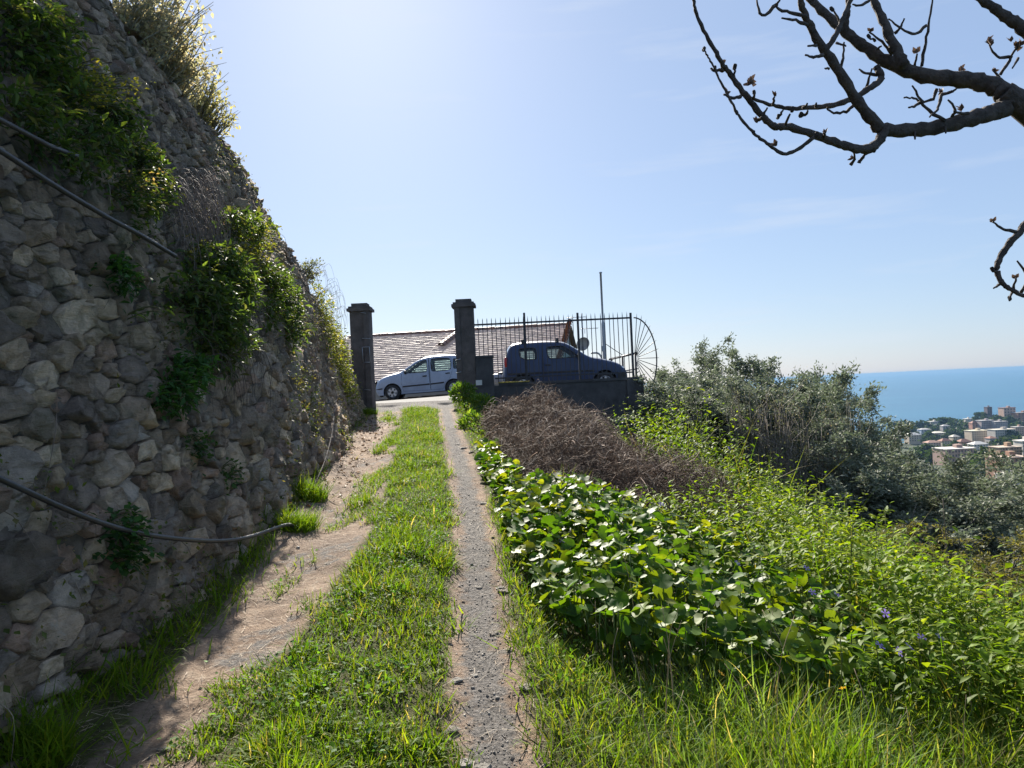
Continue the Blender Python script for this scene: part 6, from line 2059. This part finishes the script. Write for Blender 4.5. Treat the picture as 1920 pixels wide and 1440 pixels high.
tw_ = [
    [(1112, 308), (1130, 200), (1150, 90), (1165, -20)], [(1135, 118), (1080, 158), (1020, 135), (958, 88)], [(985, 155), (1012, 130), (1032, 85)],
    [(975, 255), (930, 195), (868, 150)], [(895, 190), (870, 178)], [(1080, 308), (1092, 250)], [(580, 75), (500, 60), (438, 38), (455, -10)], [(582, 118), (525, 95), (460, 84)],
    [(440, 20), (368, 74), (345, 0)], [(652, 256), (610, 266), (570, 256)], [(622, 212), (583, 214)], [(735, 325), (745, 270), (752, 195)], [(680, 320), (662, 318)],
    [(1222, 562), (1130, 502), (1100, 450), (1068, 398)], [(1205, 440), (1190, 500), (1150, 545)], [(1182, 415), (1165, 460), (1110, 472), (1075, 458), (1030, 455)], [(1110, 475), (1080, 492), (1052, 500)],
    [(1205, 440), (1250, 430), (1275, 412)], [(1255, 545), (1268, 505), (1235, 465)], [(1330, 528), (1290, 530), (1262, 515)], [(905, 350), (850, 342), (820, 322)], [(855, 405), (882, 318)], [(780, 768), (800, 742), (795, 710)],
    [(820, 758), (840, 730), (862, 712), (898, 706)], [(478, 582), (500, 530)], [(440, 552), (468, 512)], [(340, 568), (368, 545), (395, 500)], [(545, 542), (575, 530), (582, 515)], [(190, 325), (150, 328), (130, 318)], [(270, 448), (230, 458), (190, 440)],
    [(800, 485), (760, 520), (700, 525), (672, 500)], [(420, 490), (428, 450)], [(330, 460), (333, 435)], [(620, 500), (622, 480)], [(560, 500), (580, 482)], [(655, 640), (665, 615)], [(240, 370), (240, 320)], [(1080, 605), (1082, 648)], [(1222, 590), (1225, 620)],
    [(1552, 1080), (1490, 1065), (1442, 1033)], [(1475, 1325), (1448, 1342)], [(1535, 1352), (1522, 1400)], [(1540, 1345), (1552, 1295)], [(1575, 1362), (1605, 1290), (1556, 1214)], [(1478, 348), (1532, 262), (1562, 195)], [(1532, 265), (1465, 262), (1428, 208)], [(1562, 270), (1535, 318)],
    [(1445, 1262), (1462, 1262)], [(740, 110), (700, 45)], [(715, 200), (760, 215)], [(870, 0), (830, 25), (790, 20)], [(1475, 360), (1445, 330)], [(1530, 390), (1600, 425)], [(905, 230), (925, 215)],
]
for k, pl_ in enumerate(tw_):
    yoff = .12 if pl_[0][1] < 420 else -.08
    if pl_[0][0] < 660: yoff = -.25
    if pl_[0][1] > 1000: yoff = -.05
    branch('twig', pl_, .0062 if len(pl_) > 2 else .005, .0028, yoff, yoff - .03, 5, 4)
# buds: clusters of small scales at the twig ends
bv_, bf_ = [], []
g = random.Random(9)
bl_ = []
for k in range(7):
    d = np.array([[g.gauss(0, .5), g.gauss(0, .5), g.uniform(.4, 1)]])
    tv, tf = t_lance(.3, .12, .05)
    bl_.append(scatter(tv, tf, np.zeros((1, 3)), frames(d, np.array([[g.gauss(0, 1), g.gauss(0, 1), .2]])), np.array([g.uniform(.7, 1.1)]), np.array([(.15, .10, .075)])))
cl = cat3(bl_)
bud_me = mesh('bud', cl[0], cl[1], MT['dry'], tint=cl[2])
v_, f_ = blob((0, 0, .4), (.35, .35, .6), 5)
knob_me = mesh('bud', v_, f_, MT['bark'])
for (cx, cy, s_) in [(318, 385, .034), (305, 400, .03), (440, 678, .03), (1300, 515, .03), (1090, 248, .028), (1435, 215, .034), (1428, 190, .024), (1297, 328, .03), (425, 448, .02), (200, 440, .024), (340, 566, .02), (545, 542, .016), (665, 625, .024), (97, 235, .016), (180, 298, .02), (240, 322, .018), (508, 518, .018), (875, 150, .022), (870, 175, .018), (1212, 430, .026), (900, 615, .026), (1555, 215, .024), (1447, 1035, .022), (1550, 1298, .022), (1448, 1262, .018), (795, 740, .022), (890, 706, .016), (1525, 1395, .016), (1555, 235, .036), (1570, 215, .03), (1530, 195, .026), (622, 636, .018), (445, 550, .014), (333, 437, .016), (150, 325, .014), (255, 528, .012), (330, 622, .012), (700, 48, .018), (1445, 335, .022)]:
    yy_ = TY - .26 if cx < 660 else TY - .06
    if cy < 360 and cx > 800: yy_ = TY + .10
    piece('bud', bud_me if s_ > .0195 else knob_me, cp(cx, cy, yy_), ft, (g.uniform(-.6, .6), g.uniform(-.6, .6), g.uniform(0, 6)), (s_ * .9,) * 3)

# ------------------------------------------------------------------ TOWN on the headland
def building(pxl, pxr, pyt, pyb, D, col, roof, rcol, label, floors=4, bays=6, single=False):
    a, b = at(pxl, pyt, D), at(pxr, pyt, D)
    lo = at((pxl + pxr) / 2, pyb, D)[2]
    x0, x1, zt = a[0], b[0], (a[2] + b[2]) / 2
    w = x1 - x0; dpt = max(9.0, min(w * .8, 16))
    t = thing('town_building', label, 'building', ((x0 + x1) / 2, D, lo), 'buildings of the town by the sea')
    rh = (zt - lo) * (.28 if roof == 'hip' else .05)
    V, F = boxes([(x0, D, lo - 25, x1, D + dpt, zt - rh)]); part('wall', V, F, MT['plaster'], t, tint=np.array(col))
    ov = .5
    if roof == 'hip':
        cy_ = D + dpt / 2; ins = min(w, dpt) * .42
        V = np.array([(x0 - ov, D - ov, zt - rh + .02), (x1 + ov, D - ov, zt - rh + .02), (x1 + ov, D + dpt + ov, zt - rh + .02), (x0 - ov, D + dpt + ov, zt - rh + .02), (x0 + ins, cy_, zt), (x1 - ins, cy_, zt)])
        part('roof', V, [(0, 1, 5, 4), (1, 2, 5), (2, 3, 4, 5), (3, 0, 4), (0, 3, 2, 1)], MT['plaster'], t, tint=np.array(rcol))
    else:
        V, F = boxes([(x0 - .4, D - .4, zt - rh + .01, x1 + .4, D + dpt + .4, zt)]); part('roof', V, F, MT['plaster'], t, tint=np.array(rcol))
        V, F = boxes([(x0 + w * .55, D + dpt * .4, zt + .003, x0 + w * .75, D + dpt * .7, zt + 2.2)]); part('stair_head', V, F, MT['plaster'], t, tint=np.array(col) * .95)
    hh_ = zt - rh - lo
    wl = []
    for f in range(floors):
        for k in range(bays):
            cx_ = x0 + w * (k + .5) / bays; cz_ = lo + hh_ * (f + .52) / floors
            ww, wh_ = w / bays * .20, hh_ / floors * .26
            wl.append((cx_ - ww, D - .06, cz_ - wh_, cx_ + ww, D + .3, cz_ + wh_))
    if single:
        for q in wl:
            V, F = boxes([q]); part('window', V, F, MT['plaster'], t, tint=np.array((.06, .065, .07)))
        bb = [(x0 - .03, D - 1.1, lo + hh_ * f / floors - .12, x1 + .03, D - .065, lo + hh_ * f / floors + .12) for f in range(1, floors)]
        for q in bb:
            V, F = boxes([q]); part('balcony', V, F, MT['plaster'], t, tint=np.array(col) * 1.15)
    else:
        V, F = boxes(wl); part('windows', V, F, MT['plaster'], t, tint=np.array((.07, .075, .08)), kind='stuff')
for b in TOWN: building(*b)
building(1874, 1916, 838, 860, 430, (.45, .30, .19), 'flat', (.42, .33, .26), 'tan apartment building with rows of windows above the brown block', 4, 8, True)
building(1874, 1930, 857, 895, 360, (.36, .20, .13), 'flat', (.40, .30, .24), 'large brown apartment block lowest in the town', 5, 8, True)
# town trees
pine_cols = [(.025, .042, .025), (.032, .05, .03), (.022, .036, .022)]
def town_tree(seed, um):
    g_ = np.random.default_rng(seed)
    n = 900
    u = g_.normal(size=(n, 3)); u /= np.linalg.norm(u, axis=1, keepdims=True)
    r_ = g_.uniform(.55, 1, n) ** .5
    lump = 1 + .35 * np.sin(u[:, 0] * 5 + seed) * np.sin(u[:, 1] * 4 + 1) + .2 * np.sin(u[:, 2] * 7)
    P = u * (r_ * lump)[:, None] * ([1, 1, .33] if um else [1, 1, .8])
    P[:, 2] += 1.55 if um else .95
    tv, tf = t_small(.5, .1)
    c = np.array(pine_cols)[g_.integers(0, 3, n)] * g_.uniform(.6, 1.4, (n, 1))
    V, F, T = scatter(tv, tf, P, frames(g_.normal(size=(n, 3)), g_.normal(size=(n, 3))), g_.uniform(.18, .34, n), c)
    tr = tubes([(np.array([(0, 0, -1.5), (.03, 0, .5), (0, .02, 1.4)]), np.array([.09, .07, .04]))], 5)
    return mesh('crown', V, F, MT['leaf'], tint=T), mesh('trunk', tr[0], tr[1], MT['olivebark'])
tts = [town_tree(s_, False) for s_ in (1, 2, 3)] + [town_tree(4, True)]
TREE_SEEN = set()
for (px, py, D, r_, k, lab) in TT:
    p = at(px, py, D)
    if not lab:
        bq = min(TOWN, key=lambda q: ((q[0] + q[1]) / 2 - px) ** 2 + (2.2 * ((q[2] + q[3]) / 2 - py)) ** 2)
        short = bq[8].split(',')[0]
        for cut in (' in front', ' among', ' at the', ' with', ' of the pair', ' nearest', ' on the', ' above', ' just', ' peeping', ' between', ' near', ' under', ' in the', ' beside', ' cut'):
            if len(short.split()) > 6 and cut in short: short = short.split(cut)[0]
        side = ('left of' if px < bq[0] else 'right of' if px > bq[1] else 'above' if py < bq[2] + 4 else 'below')
        for order in ('', 'second ', 'third ', 'fourth ', 'fifth ', 'sixth '):
            lab = f'{order}dark round tree {side} the {short}'
            if lab not in TREE_SEEN: break
        TREE_SEEN.add(lab)
    t = thing('pine_tree', lab, 'tree', (p[0], p[1], p[2] - r_ * 1.7), 'dark trees among the town houses')
    for nm, me in zip(('crown', 'trunk'), tts[k]):
        o = bpy.data.objects.new(nm, me); COL.objects.link(o); o.parent = t
        o.scale = (r_ * 1.25, r_ * 1.25, r_ * 1.1); o.rotation_euler = (0, 0, px * 1.3)

# ------------------------------------------------------------------ HAZE over land and sea
HB = 31000
V, F = box(-HB, -HB, -104, HB, HB, 6.3)
m_ = bpy.data.materials.new('sea haze'); m_.use_nodes = True
nt = m_.node_tree; nt.nodes.remove(nt.nodes['Principled BSDF'])
pv = nt.nodes.new('ShaderNodeVolumePrincipled')
pv.inputs['Color'].default_value = (.16, .29, .46, 1)
pv.inputs['Density'].default_value = 9e-5
pv.inputs['Anisotropy'].default_value = 0.3
nt.links.new(pv.outputs[0], nt.nodes['Material Output'].inputs['Volume'])
tag(part('haze', V, F, m_, None), kind='stuff')
